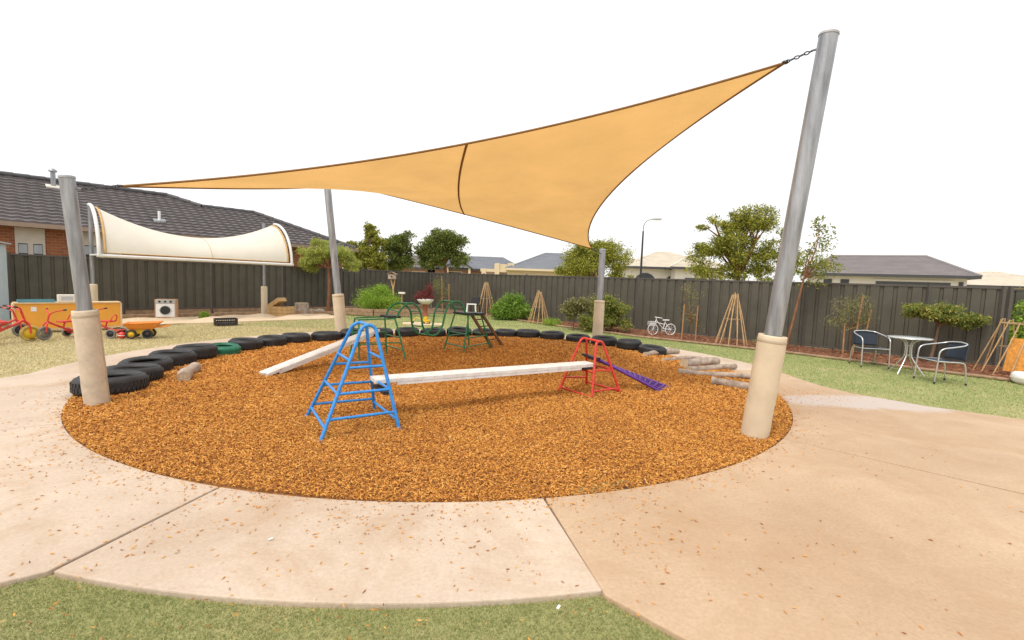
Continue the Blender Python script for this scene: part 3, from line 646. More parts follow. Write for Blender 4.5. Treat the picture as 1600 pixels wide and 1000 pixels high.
# trees beyond the fence
plant('gum_tree', 'bushy broad gum tree with yellow green top behind the fence near the tall pole', 'tree', (8.2, 17.6, -.03),
      [(8.0, 17.6, 2.95, .85, .9, .7), (8.8, 17.5, 3.95, .8, .8, .6), (7.2, 17.5, 3.85, .5, .5, .42), (6.75, 17.6, 2.75, .5, .5, .45), (9.45, 17.5, 3.0, .7, .7, .65), (7.05, 17.4, 2.1, .75, .6, .4), (8.15, 17.5, 4.25, .4, .4, .35), (9.2, 17.6, 2.15, .75, .7, .4), (8.1, 17.4, 2.1, .75, .6, .35), (10.2, 17.6, 2.6, .5, .5, .5), (9.95, 17.6, 3.5, .45, .45, .45), (7.75, 17.5, 3.55, .5, .5, .4)], 36000, .092, lf_euc, .1, bark_r, 26, 2.6, .3, 30, .3, sub=14)
plant('dense_tree', 'dense rounded yellow green tree behind fence under the low sail corner', 'tree', (4.1, 24.2, -.03),
      [(3.6, 24.1, 2.75, 1.15, 1.1, .95), (4.75, 24, 2.8, 1.0, 1, .9), (4.25, 24, 3.3, .75, .8, .5), (3.1, 24, 2.2, .8, .8, .6), (5.4, 23.9, 2.05, .6, .7, .5), (2.5, 24, 1.8, .45, .5, .5)], 42000, .1, lf_euc, .12, None, 18, 2.4, .3, 30, sub=14)
plant('round_tree', 'round dark green tree with forked trunk behind the fence corner', 'tree', (-3.75, 27, -.03),
      [(-4.1, 27, 3.35, 1.1, 1, .85), (-3.3, 27, 3.65, .75, .8, .65), (-5.1, 27, 3.1, .6, .7, .65), (-4.6, 27, 2.5, .8, .7, .45), (-3.1, 27, 2.7, .6, .7, .5), (-4.2, 27, 4.05, .5, .6, .35)], 28000, .12, lf_gum, .13, bark_r, 20, 2.2, .3, 28, sub=13)
plant('slim_tree', 'slim open tree with leaning leafy top just left of the round dark tree', 'tree', (-6.9, 27.2, -.03),
      [(-6.9, 27, 3.2, .7, .7, .6), (-6.3, 27, 3.65, .65, .6, .5), (-6.9, 27, 2.35, .95, .8, .6), (-6.2, 27, 2.9, .5, .5, .6)], 20000, .12, lf_gum, .08, None, 14, 2.2, .3, 28, sub=13)
plant('slim_tree', 'upright yellow green tree rising beside the feathery tree', 'tree', (-8.1, 26, -.03),
      [(-7.75, 26, 3.95, .52, .5, .42), (-7.65, 26, 3.2, .6, .55, .6), (-8.5, 26, 2.6, .95, .8, .7), (-8.6, 26, 3.2, .5, .45, .4), (-7.6, 26, 2.2, .75, .7, .55)], 26000, .12, lf_euc, .08, None, 14, 2.2, .3, 28, sub=13)
plant('feathery_tree', 'weeping feathery tree in front of the fence behind the steel pole', 'tree', (-7.4, 19.0, 0),
      [(-7.5, 19, 2.35, .85, .7, .3), (-8.15, 19, 1.95, .45, .45, .38), (-6.7, 19, 1.95, .5, .45, .35), (-7.5, 18.9, 2.7, .4, .4, .22), (-7.8, 19, 2.1, .4, .4, .3), (-7.1, 19, 2.25, .5, .4, .25), (-6.35, 19, 1.85, .25, .3, .25)], 17000, .16, lf_feather, .075, bark_r, 14, 9, .36, 30, 1.1, sub=12)
plant('young_tree', 'thin young tree with red brown leaning stem half hidden by the tall pole', 'tree', (7.28, 12.5, 0),
      [(8.15, 12.7, 2.9, .22, .25, .4), (8.25, 12.7, 2.25, .38, .3, .3), (7.95, 12.7, 2.0, .3, .3, .3), (8.0, 12.7, 3.3, .14, .15, .22), (7.85, 12.6, 2.5, .22, .25, .35)], 1500, .085, lf_rust, .035, bark_r, 8, 2.2, .3, 14)
# shrubs inside the garden
plant('shrub', 'lime green feathery shrub in the sleeper-edged garden bed', 'shrub', (-5.4, 19.1, .1), [(-5.45, 19.1, .62, .72, .55, .42), (-5.75, 19, .45, .5, .5, .35), (-5.0, 19, .5, .5, .5, .32), (-5.25, 19.1, .98, .3, .3, .25)], 13000, .12, lf_lime, .03, None, 8, 7, .24, 26, .4, None, 'stem')
plant('shrub', 'fresh green leafy shrub between two bamboo tipis', 'shrub', (0, 18.9, 0), [(-.1, 18.9, .4, .65, .5, .38), (.35, 18.8, .32, .42, .45, .3), (0.02, 18.9, .75, .38, .4, .26), (-.5, 18.8, .3, .35, .4, .28)], 13000, .085, lf_mid, .03, None, 7, 2.4, .22, 26, 0, None, 'stem')
plant('shrub', 'large rounded shrub with rust tinged tips beside the short sail pole', 'shrub', (3.0, 15.35, 0), [(3.0, 15.35, .65, .68, .6, .52), (3.4, 15.3, .5, .5, .5, .42), (2.65, 15.3, .42, .5, .5, .4), (3.05, 15.3, 1.02, .42, .4, .24)], 18000, .07, lf_rust, .035, None, 10, 2.2, .3, 28, 0, None, 'stem', sub=14)
plant('shrub', 'small open olive grey shrub with bare stem beside the large rounded shrub', 'shrub', (2.02, 15.6, 0), [(2.0, 15.6, .72, .34, .3, .24), (2.3, 15.5, .85, .28, .28, .2), (1.85, 15.6, .5, .2, .2, .16)], 3000, .085, lf_olive, .025, None, 6, 2.2, .26, 22, 0, None, 'stem')
plant('umbrella_shrub', 'flat topped shrub with forked bare stem behind the cafe chairs', 'shrub', (9.75, 10.95, 0), [(9.3, 10.9, 1.17, .42, .4, .15), (10.05, 10.75, 1.15, .5, .4, .17), (10.45, 10.65, 1.12, .36, .35, .16), (9.7, 10.8, 1.07, .4, .35, .12), (10.15, 10.75, .92, .25, .25, .12)], 8500, .08, lf_rust, .035, bark_g, 16, 3, .34, 26, .3, None, 'stem', sub=16)
plant('hedge', 'clipped bright green hedge in front of the set-back fence', 'hedge', (12.3, 11.0, 0), [(12.1, 11.1, .8, .6, .5, .62), (12.7, 10.7, .8, .6, .5, .62), (13.3, 10.2, .75, .6, .5, .6), (12.4, 10.9, 1.3, .7, .45, .22)], 9000, .09, lf_lime, .04, None, 6, 2.2, .22, 26, 0, None, 'stem')
plant('roadside_bush', 'green bush top showing over the far end of the fence', 'bush', (21.5, 18.5, 0), [(21, 18.6, 1.5, 1.2, 1, .42), (22.6, 18.0, 1.45, 1.2, 1, .5), (24.3, 17.5, 1.4, 1.2, 1, .5)], 6000, .12, lf_lime, .05, None, 6, 2.2, .2, 26, 0, None, 'stem')
for (x, y, r, lab) in ((1.4, 16.95, .3, 'low grassy green clump beside the olive grey shrub'), (6.95, 12.75, .35, 'low grassy green clump beside the tall bamboo tipi'), (-9.55, 14.6, .13, 'tiny green seedling in the soil by the toy washing machine')):
    plant('grass_clump', lab, 'plant', (x, y, 0), [(x, y, .1, r, r*.7, .13), (x+r*.5, y, .08, r*.6, r*.5, .1)], 900, .12, lf_lime, .012, None, 3, 8, .3, 20, -.8, None, 'stem')
def staked(label, base, lobes, n, stakes, lm=lf_olive):
    t = plant('staked_sapling', label, 'sapling', base, lobes, n, .07, lm, .014, bark_r, 9, 5, .3, 14, .5)
    for a, b in stakes: MB().tube([a, b], .019, 7).build('stake', stake_m, t)
    zt = Vector(stakes[0][0]).lerp(Vector(stakes[0][1]), .75); z2 = Vector(stakes[-1][0]).lerp(Vector(stakes[-1][1]), .75)
    MB().tube([zt, (zt+z2)/2+Vector((0, 0, -.02)), z2], .006, 5).build('tie', twine, t)
staked('wispy staked sapling between the white bicycle and bamboo tipi', (5.25, 13.75, 0), [(5.2, 13.7, 1.25, .28, .25, .35), (5.1, 13.7, .8, .22, .2, .3), (5.3, 13.7, .55, .2, .2, .25), (5.0, 13.7, 1.5, .2, .2, .14)], 900, [((4.95, 13.7, 0), (4.97, 13.7, 1.05)), ((5.35, 13.7, 0), (5.36, 13.7, 1.0))])
staked('bushy staked sapling with three stakes behind the facing cafe chair', (8.45, 11.75, 0), [(8.2, 11.7, 1.2, .28, .3, .22), (8.6, 11.7, 1.25, .25, .3, .25), (8.1, 11.7, .85, .26, .25, .22), (8.65, 11.7, .8, .25, .25, .25), (8.4, 11.7, 1.0, .3, .3, .3)], 2100, [((8.22, 11.65, 0), (8.2, 11.65, .8)), ((8.42, 11.6, 0), (8.55, 11.6, 1.5)), ((8.6, 11.55, 0), (8.78, 11.6, 1.15))])
staked('sapling tied to a tall pale cane near the fence corner', (-3.05, 21.0, 0), [(-3.3, 21, 1.2, .25, .25, .35), (-2.95, 21, 1.0, .25, .25, .35), (-3.1, 21, .6, .3, .25, .25)], 900, [((-3.1, 20.95, 0), (-3.16, 20.95, 1.62)), ((-2.8, 20.95, 0), (-2.84, 20.95, 1.3))], lf_rust)

# ================================================================ bamboo tipis
def tipi(label, base, r, h, n, phase=0, mesh=False, top_r=.07):
    base = Vector(base); t = thing('bamboo_tipi', label, 'tipi', base, 'bamboo tipis')
    for k in range(n):
        a = 2*math.pi*k/n+phase; e = 1+random.uniform(-.12, .1)
        b = base+Vector((r*e*math.cos(a), r*e*math.sin(a), -.02)); tp = base+Vector((top_r*math.cos(a+.5), top_r*math.sin(a+.5), h*random.uniform(.95, 1.03)))
        m2 = b.lerp(tp, .5)+Vector((random.uniform(-.02, .02), random.uniform(-.02, .02), 0)); MB().tube(smooth([b, m2, tp], 3), .0135, 6).build('cane', bamboo, t)
    MB().tube([base+Vector(((top_r+.02)*math.cos(a), (top_r+.02)*math.sin(a), h*.93)) for a in np.linspace(0, 6.28, 14)[:-1]], .012, 5, True).build('binding', twine, t)
    MB().tube([base+Vector((r*.52*math.cos(a), r*.52*math.sin(a), h*.5)) for a in np.linspace(0, 6.28, 14)[:-1]], .007, 5, True).build('hoop_tie', twine, t)
    return t
tipi('bamboo cane tipi standing beside the white plastic stool', (-1.2, 20.9, 0), .45, 1.42, 12, .2)
tipi('smaller bamboo cane tipi right of the fresh green shrub', (1.0, 17.8, 0), .38, 1.18, 12, .4)
tipi('tall bamboo cane tipi between the wispy sapling and tall steel pole', (6.1, 13.05, 0), .4, 1.4, 11, .1)
t4 = tipi('bamboo cane tipi with orange cloth screen beside the white bowl', (10.35, 9.55, 0), .62, 1.12, 13, .3, top_r=.34)
P_ = []
for i in range(15):
    a = -2.9+3.4*i/14; P_.append([(10.35+rr_*math.cos(a), 9.55+rr_*math.sin(a), z) for rr_, z in ((.47, .1), (.43, .35), (.38, .6), (.34, .76))])
MB().grid(P_).build('cloth_screen', mat('rust_orange_cloth', (.62, .27, .05), .85, .3, 14, 0, .5, 60), t4)

# ================================================================ cafe set
def chair(label, loc, rz):
    """faces +x"""
    t = local('cafe_chair', label, 'chair', loc, rz, 'metal cafe chairs')
    for s_ in (-1, 1):
        y = s_*.26
        MB().tube(smooth([(.24, y, 0), (.215, y, .4), (.2, y, .56), (.14, y*1.02, .625), (0, y*1.03, .655), (-.18, y*.95, .69), (-.27, y*.7, .72), (-.3, 0, .735)], 5), .0125, 8).build('arm_and_leg', chrome, t)
        MB().tube(smooth([(.22, y*.93, .395), (.0, y*.93, .39), (-.17, y*.93, .385), (-.235, y*.93, .32), (-.27, y*.95, 0)], 5), .0125, 8).build('rear_leg', chrome, t)
        for x in (.24, -.27): MB().tube([(x, y*(1 if x > 0 else .95), -.005), (x, y*(1 if x > 0 else .95), .03)], .016, 8).build('foot', black_p, t)
    MB().tube([(.218, -.25, .395), (.218, .25, .395)], .011, 8).build('front_rail', chrome, t)
    MB().grid([[(.21-.41*i/10, -.225+.45*j/8, .405-.02*math.sin(math.pi*j/8)-.012*i/10) for j in range(9)] for i in range(11)]).build('seat', weave_m, t).modifiers.new('s', 'SOLIDIFY').thickness = .015
    MB().grid([[(-.2-.1*math.cos((j-6)/6*1.2)-.035*(i/8)+.02, .225*math.sin((j-6)/6*1.35)*1.04, .42+.30*i/8) for j in range(13)] for i in range(9)]).build('backrest', weave_m, t).modifiers.new('s', 'SOLIDIFY').thickness = .014
    return t
chair('navy woven cafe chair with its seat facing the concrete, behind the round table', (7.72, 10.12, -.01), math.radians(-100))
chair('navy woven cafe chair turned side-on with its back toward the orange screened tipi', (7.82, 8.55, -.01), math.radians(172))
tb = thing('cafe_table', 'round grey cafe table with four chrome legs on the turf', 'table', (7.85, 9.3, 0))
MB().lathe([(0, .69), (.33, .69), (.345, .695), (.35, .705), (.345, .715), (0, .716)], 40, (7.85, 9.3, 0)).build('table_top', glass_top, tb)
MB().lathe([(.352, .688), (.36, .688), (.36, .712), (.352, .712)], 40, (7.85, 9.3, 0), True).build('rim', chrome, tb)
for k in range(4):
    a = math.radians(25+90*k); c, s_ = math.cos(a), math.sin(a)
    MB().tube(smooth([(7.85+.2*c, 9.3+.2*s_, .685), (7.85+.07*c, 9.3+.07*s_, .6), (7.85+.055*c, 9.3+.055*s_, .4), (7.85+.09*c, 9.3+.09*s_, .28), (7.85+.3*c, 9.3+.3*s_, -.01)], 5), .0125, 8).build('leg', chrome, tb)
for z in (.36, .55): MB().tube([(7.85+.068*math.cos(a), 9.3+.068*math.sin(a), z) for a in np.linspace(0, 6.283, 17)[:-1]], .008, 6, True).build('collar', chrome, tb)
bw = thing('planter_bowl', 'white round bowl on the turf beside the screened tipi', 'bowl', (9.55, 8.65, -.02))
MB().lathe([(.0, 0), (.15, 0), (.2, .04), (.225, .1), (.215, .17), (.19, .205), (.175, .2), (.17, .14), (0, .1)], 28, (9.55, 8.65, -.02)).build('bowl_shell', white_pl, bw)
MB().lathe([(.228, .1), (.234, .108), (.228, .118)], 28, (9.55, 8.65, -.02)).build('rim_band', cream_p, bw)

# ================================================================ white ornamental bicycle
bk = local('bicycle', 'small white painted bicycle with front basket leaning near the fence', 'bicycle', (4.72, 14.85, .0), math.radians(12))
wh = white_pl
for x in (-.3, .3):
    w_ = MB().tube([(x+.17*math.cos(a), 0, .18+.17*math.sin(a)) for a in np.linspace(0, 6.283, 29)[:-1]], .013, 7, True).build('wheel', wh, bk)
    sp = MB()
    for k in range(10):
        a = k*math.pi/5; sp.tube([(x, 0, .18), (x+.165*math.cos(a), 0, .18+.165*math.sin(a))], .004, 4)
    sp.build('spokes', wh, w_)
    MB().tube([(x, -.03, .18), (x, .03, .18)], .018, 8).build('hub', wh, w_)
for a, b, nm in (((-.3, 0, .18), (-.2, 0, .5), 'fork'), ((-.2, 0, .46), (.05, 0, .2), 'down_tube'), ((-.205, 0, .4), (.08, 0, .34), 'top_tube'), ((.05, 0, .2), (.12, 0, .46), 'seat_tube'), ((.05, 0, .2), (.3, 0, .18), 'chain_stay'), ((.1, 0, .4), (.3, 0, .18), 'seat_stay'), ((.02, .02, .2), (.08, .14, .0), 'kick_stand')):
    MB().tube([a, b], .014, 7).build(nm, wh, bk)
MB().tube([(-.2, 0, .5), (-.21, 0, .56)], .013, 7).build('stem', wh, bk)
MB().tube(smooth([(-.09, -.15, .54), (-.2, -.1, .56), (-.21, 0, .56), (-.2, .1, .56), (-.09, .15, .54)], 4), .012, 7).build('handlebar', wh, bk)
MB().obox((.13, 0, .475), (.1, 0, 0), (0, .04, 0), (0, 0, .018)).build('saddle', wh, bk, bevel=.01)
ba_ = MB()
for z in (.3, .36, .42): ba_.tube([(-.44, -.09, z), (-.25, -.09, z), (-.25, .09, z), (-.44, .09, z)], .006, 5, True)
for x in np.linspace(-.44, -.25, 6):
    for y in (-.09, .09): ba_.tube([(x, y, .3), (x, y, .42)], .005, 4)
ba_.build('basket', wh, bk)
MB().tube([(.3, 0, .36), (.44, 0, .3), (.48, 0, .2)], .012, 6).build('mudguard', wh, bk)
for s_ in (-1, 1): MB().box(.05-.03, .05+.03, s_*.05-.015, s_*.05+.015, .13, .15).build('pedal', wh, bk)

# ================================================================ left yard toys
cdir = Vector((.64, .768, 0)); cn = Vector((.768, -.64, 0)); c0 = Vector((-10.95, 10.35, 0)); c1 = c0+cdir*1.85
cb = thing('toy_shelf', 'low shelf unit with orange back panel and pale timber frame', 'shelf', (c0+c1)/2)
MB().bar(c0+Vector((0, 0, .36)), c1+Vector((0, 0, .36)), .02, .56).build('back_panel', brick_o, cb)
MB().bar(c0+Vector((0, 0, .655))-cn*.13, c1+Vector((0, 0, .655))-cn*.13, .34, .03).build('top_board', pale_frame, cb)
MB().bar(c0+Vector((0, 0, .055))-cn*.13, c1+Vector((0, 0, .055))-cn*.13, .34, .035).build('bottom_board', pale_frame, cb)
for e in (c0, c1): MB().bar(e-cn*.3+Vector((0, 0, .34)), e+cn*.035+Vector((0, 0, .34)), .035, .6).build('side_board', pale_frame, cb)
for k in (.02, .98): MB().obox(c0.lerp(c1, k)-cn*.13+Vector((0, 0, .02)), cdir*.03, cn*.12, (0, 0, .02)).build('foot', brown_w, cb)
MB().obox(c0.lerp(c1, .17)+cn*.014+Vector((0, 0, .52)), cdir*.045, cn*.003, (0, 0, .05)).build('paper_label', white_pl, cb)
mw = thing('toy_microwave', 'cream toy microwave standing on the orange shelf', 'toy microwave', c0.lerp(c1, .5)-cn*.12+Vector((0, 0, .67)))
mc_ = c0.lerp(c1, .5)-cn*.12+Vector((0, 0, .672)); hz = Vector((0, 0, 1))
MB().obox(mc_+hz*.085, cdir*.2, cn*.12, hz*.083).build('case', cream_p, mw, bevel=.008)
MB().obox(mc_+hz*.085-cdir*.05+cn*.1215, cdir*.1, cn*.003, hz*.045).build('door_window', blind_m, mw)
for z in (.05, .085, .12): MB().obox(mc_+hz*z+cdir*.15+cn*.122, cdir*.025, cn*.003, hz*.009).build('button', blind_m, mw)
tr_ = thing('plastic_tray', 'dark teal tray lying on the orange shelf', 'tray', c0.lerp(c1, .2)-cn*.12+Vector((0, 0, .67)))
MB().obox(c0.lerp(c1, .2)-cn*.12+hz*.677, cdir*.3, cn*.14, hz*.006).build('tray_base', shedtrim, tr_)
for s_ in (-1, 1): MB().obox(c0.lerp(c1, .2)-cn*.12+cn*s_*.14+hz*.7, cdir*.3, cn*.008, hz*.03).build('tray_side', shedtrim, tr_)
wm = thing('toy_washing_machine', 'white toy washing machine with round dark door in pine case', 'toy washer', (-10.58, 14.4, 0))
wx = Vector((.9, .43, 0)).normalized(); wn = Vector((.43, -.9, 0)).normalized(); wc = Vector((-10.58, 14.4, 0))
pine = mat('pinkish_pine_case', (.5, .3, .18), .6, .15, 10)
MB().obox(wc+hz*.3-wn*.16, wx*.27, wn*.17, hz*.29).build('case', pine, wm, bevel=.01)
MB().obox(wc+hz*.26+wn*.016, wx*.235, wn*.008, hz*.2).build('front_panel', white_pl, wm)
MB().obox(wc+hz*.525+wn*.018, wx*.235, wn*.008, hz*.055).build('control_panel', blind_m, wm)
for k in (-.14, 0, .14): MB().tube([wc+wx*k+wn*.026+hz*.525, wc+wx*k+wn*.05+hz*.525], .03, 12).build('knob', black_p, wm)
dr = MB().tube([wc+wn*.02+hz*.26, wc+wn*.04+hz*.26], .135, 28).build('door', black_p, wm); MB().tube([wc+wn*.034+hz*.26+(wx*math.cos(a)+hz*math.sin(a))*.138 for a in np.linspace(0, 6.283, 33)[:-1]], .012, 6, True).build('door_ring', blind_m, dr)
cr_ = thing('milk_crate', 'black plastic milk crate half sunk in the sand', 'crate', (-8.12, 13.37, 0))
cx_ = Vector((.77, .64, 0)); cy_ = Vector((-.64, .77, 0)); cc_ = Vector((-8.12, 13.37, 0))
for s_ in (-1, 1):
    for ax_, bx_, l_ in ((cx_, cy_, .27), (cy_, cx_, .27)):
        m_ = MB()
        for z in (.02, .09, .17): m_.obox(cc_+bx_*s_*.17+hz*z, ax_*.18 if ax_ is cy_ else ax_*.28, bx_*.008, hz*.016) if False else m_.obox(cc_+bx_*s_*(.15 if ax_ is cx_ else .27)+hz*z, ax_*(.27 if ax_ is cx_ else .15), bx_*.008, hz*.016)
        for k in np.linspace(-1, 1, 7): m_.obox(cc_+bx_*s_*(.15 if ax_ is cx_ else .27)+ax_*k*(.265 if ax_ is cx_ else .145)+hz*.095, ax_*.012, bx_*.007, hz*.09)
        m_.build('lattice_side', black_p, cr_)
MB().obox(cc_+hz*.012, cx_*.27, cy_*.15, hz*.01).build('crate_base', black_p, cr_)
def slat_crate(label, c, ax, sx, sy, h, tilt=0):
    c = Vector(c); ax = Vector(ax).normalized(); ay = Vector((-ax.y, ax.x, 0)); up = Vector((0, 0, 1))
    if tilt: q = Matrix.Rotation(tilt, 3, ay); ax = q @ ax; up = q @ up
    t = thing('wooden_crate', label, 'crate', c)
    for k in range(3):
        for s_ in (-1, 1):
            MB().obox(c+ay*s_*sy+up*h*(k+.5)/3, ax*sx, ay*.01, up*h/6.6).build('slat', timber, t); MB().obox(c+ax*s_*(sx-.012)+up*h*(k+.5)/3, ax*.01, ay*(sy-.012), up*h/6.6).build('slat', timber, t)
    for i in (-1, 1):
        for j in (-1, 1): MB().obox(c+ax*i*(sx-.045)+ay*j*(sy-.03)+up*h/2, ax*.018, ay*.018, up*h*.49).build('corner_post', timber, t)
    MB().obox(c+up*.02, ax*(sx-.02), ay*(sy-.02), up*.01).build('crate_base', timber, t)
slat_crate('wooden slat crate standing beside the padded awning post', (-8.1, 16.55, 0), (.9, -.25, 0), .37, .22, .36)
slat_crate('wooden slat tray tipped up on top of another crate', (-8.22, 16.55, .4), (.9, -.25, 0), .27, .18, .14, -.55)
st = thing('tree_stump', 'pale cut tree stump standing near the fence', 'stump', (-8.05, 18.05, 0))
MB().lathe([(.27, 0), (.255, .1), (.25, .3), (.245, .4)], 22, (-8.05, 18.05, 0), False, None, lambda p, a: Vector((p.x*(1+.04*math.sin(3*a)+.02*math.sin(7*a)), p.y*(1+.04*math.sin(3*a)), p.z))).build('bark', log_m, st)
MB().lathe([(0, .402), (.243, .4)], 22, (-8.05, 18.05, 0)).build('cut_top', log_end, st)
rock_m = mat('grey_brown_rock', (.34, .28, .22), .9, .3, 6, 0, .8, 18)
for (x, y, s_, lab) in ((-7.55, 18.35, .2, 'rounded pale rock beside the feathery tree trunk'), (-7.95, 18.6, .15, 'smaller darker rock behind the pale stump')):
    me = MB().lathe([(0, -.05), (s_*.8, 0), (s_, s_*.35), (s_*.75, s_*.75), (0, s_*.9)], 14, (x, y, 0), False, None, lambda p, a: Vector((p.x*(1.2+.15*math.sin(2*a+1)+.08*math.sin(5*a)), p.y*(.9+.12*math.sin(3*a)), p.z*(1+.15*math.sin(a+.7))))).build('rock', rock_m); tag(me, lab, 'rock')
def wheel(t, c, axis, r, w, tm, rm, nm='wheel'):
    c, axis = Vector(c), Vector(axis).normalized(); Q = axis.to_track_quat('Z', 'Y').to_matrix().to_4x4(); Q.translation = c
    hub = MB().lathe([(0, -w*.35), (r*.68, -w*.3), (r*.7, w*.3), (0, w*.35)], 18, (0, 0, 0), False, Q).build(nm, rm, t)
    MB().lathe([(r*.7, -w/2), (r*.92, -w/2), (r, -w*.25), (r, w*.25), (r*.92, w/2), (r*.7, w/2)], 22, (0, 0, 0), True, Q).build('tyre', tm, hub)
def trike(label, loc, rz, hub):
    t = local('tricycle', label, 'tricycle', loc, rz, 'red tricycles')
    wheel(t, (.3, 0, .14), (0, 1, 0), .14, .05, grey_wheel if hub is not yellow_p else mat('worn_yellow_tyre', (.5, .36, .1), .7, .3, 14), hub)
    for s_ in (-1, 1): wheel(t, (-.27, s_*.2, .1), (0, 1, 0), .1, .045, grey_wheel, black_p)
    for s_ in (-1, 1): MB().tube(smooth([(.3, s_*.045, .14), (.28, s_*.045, .3), (.24, s_*.03, .36)], 3), .014, 8).build('fork', red_p, t)
    MB().tube([(.25, 0, .32), (.2, 0, .52)], .018, 8).build('stem', red_p, t)
    for s_ in (-1, 1): MB().tube(smooth([(.2, 0, .5), (.18, s_*.06, .56), (.13, s_*.16, .6), (.06, s_*.24, .62)], 4), .013, 8).build('handlebar', red_p, t); MB().tube([(.09, s_*.215, .615), (.05, s_*.25, .622)], .018, 8).build('grip', black_p, t)
    MB().tube(smooth([(.235, 0, .38), (.1, 0, .3), (-.1, 0, .2), (-.27, 0, .14)], 4), .022, 8).build('spine', red_p, t)
    MB().tube([(-.27, -.2, .1), (-.27, .2, .1)], .015, 8).build('axle', red_p, t)
    MB().box(-.36, -.18, -.15, .15, .145, .165).build('step_plate', red_p, t)
    MB().tube([(-.05, 0, .2), (-.09, 0, .34)], .016, 8).build('seat_post', red_p, t)
    MB().obox((-.1, 0, .355), (.12, 0, 0), (0, .09, 0), (0, 0, .018)).build('seat', red_p, t, bevel=.012)
    MB().tube(smooth([(-.2, -.09, .34), (-.24, -.08, .45), (-.25, 0, .5), (-.24, .08, .45), (-.2, .09, .34)], 4), .012, 7).build('seat_back', red_p, t)
    for s_ in (-1, 1): MB().box(.27, .33, s_*.08-.025, s_*.08+.025, .09+.05*s_, .105+.05*s_).build('pedal', black_p, t)
    return t
trike('red tricycle with big yellow front wheel by the pale blue shed', (-9.85, 9.15, -.02), math.radians(62), yellow_p).scale = (1.15, 1.15, 1.15)
trike('red tricycle with grey wheels facing the orange shelf', (-9.55, 9.95, -.02), math.radians(-100), grey_wheel)
trike('red tricycle partly behind the wrinkled padded pole', (-9.0, 10.35, -.02), math.radians(190), yellow_p)
trike('red tricycle jammed against the pale blue shed corner', (-10.6, 9.75, -.02), math.radians(60), black_p)
ct = local('toy_barrow', 'orange plastic toy wheelbarrow with yellow hubs on the dry grass', 'toy barrow', (-8.2, 10.45, -.02), math.radians(25))
tray = MB(); a_ = [(-.22, -.13, .2), (.2, -.13, .2), (.2, .13, .2), (-.22, .13, .2)]; b_ = [(-.3, -.2, .33), (.34, -.2, .35), (.34, .2, .35), (-.3, .2, .33)]
tray.add(a_+b_, [(3, 2, 1, 0)]+[(i, (i+1) % 4, 4+(i+1) % 4, 4+i) for i in range(4)]); tray.build('tray', orange_p, ct).modifiers.new('s', 'SOLIDIFY').thickness = .012
MB().tube(b_, .012, 6, True).build('tray_rim', orange_p, ct)
for x in (-.17, .12): wheel(ct, (x, -.15, .1), (0, 1, 0), .1, .06, black_p, yellow_p if x < 0 else black_p); wheel(ct, (x, .15, .1), (0, 1, 0), .1, .06, black_p, yellow_p)
MB().box(-.2, .16, -.1, .1, .1, .2).build('chassis', yellow_p, ct)
for s_ in (-1, 1): MB().tube([(.2, s_*.12, .24), (.5, s_*.15, .27)], .013, 7).build('handle', orange_p, ct)
bl_ = thing('ball', 'small red ball on the grass beside the toy wheelbarrow', 'ball', (-8.47, 10.22, -.02)); MB().lathe([(.075*math.sin(a), .075-.075*math.cos(a)) for a in np.linspace(0, math.pi, 13)], 18, (-8.47, 10.22, -.02)).build('ball_skin', red_p, bl_); MB().lathe([(.0752, .068), (.0766, .075), (.0752, .082)], 18, (-8.47, 10.22, -.02)).build('ball_seam', white_pl, bl_)
# pale shed at the edge
sh = thing('garden_shed', 'pale blue grey metal shed standing beside the tricycles', 'shed', (-12.9, 11.4, 0))
sa = Vector((-12.35, 11.2, 0)); sx_ = Vector((-.8, -.6, 0)); sy_ = Vector((-.6, .8, 0))
def shed_wall(a, d, L, h0, h1):
    k = int(L/.09); rows = [[], []]
    for i in range(k*2+1):
        s_ = L*i/(2*k); off = (.012 if i % 2 else 0); nrm = Vector((d.y, -d.x, 0)); p = a+d*s_+nrm*off; rows[0].append(tuple(p)); rows[1].append(tuple(p+Vector((0, 0, h0+(h1-h0)*s_/L))))
    return MB().grid(rows, False)
shed_wall(sa, sx_, 2.2, 2.0, 2.25).build('wall', shedm, sh); shed_wall(sa+sy_*1.6, -sy_, 1.6, 2.0, 2.0).build('wall', shedm, sh)
shed_wall(sa+sx_*2.2, sy_, 1.6, 2.25, 2.25).build('wall', shedm, sh); shed_wall(sa+sx_*2.2+sy_*1.6, -sx_, 2.2, 2.25, 2.0).build('wall', shedm, sh)
MB().tube([sa, sa+Vector((0, 0, 2.0))], .03, 6).build('corner_trim', shedtrim, sh)
q = [sa-sx_*.08-sy_*.08+hz*2.02, sa+sx_*2.3-sy_*.08+hz*2.29, sa+sx_*2.3+sy_*1.7+hz*2.29, sa-sx_*.08+sy_*1.7+hz*2.02]
MB().add(q+[p+hz*.03 for p in q], [(3, 2, 1, 0), (4, 5, 6, 7)]+[(i, (i+1) % 4, 4+(i+1) % 4, 4+i) for i in range(4)]).build('roof', shedm, sh)

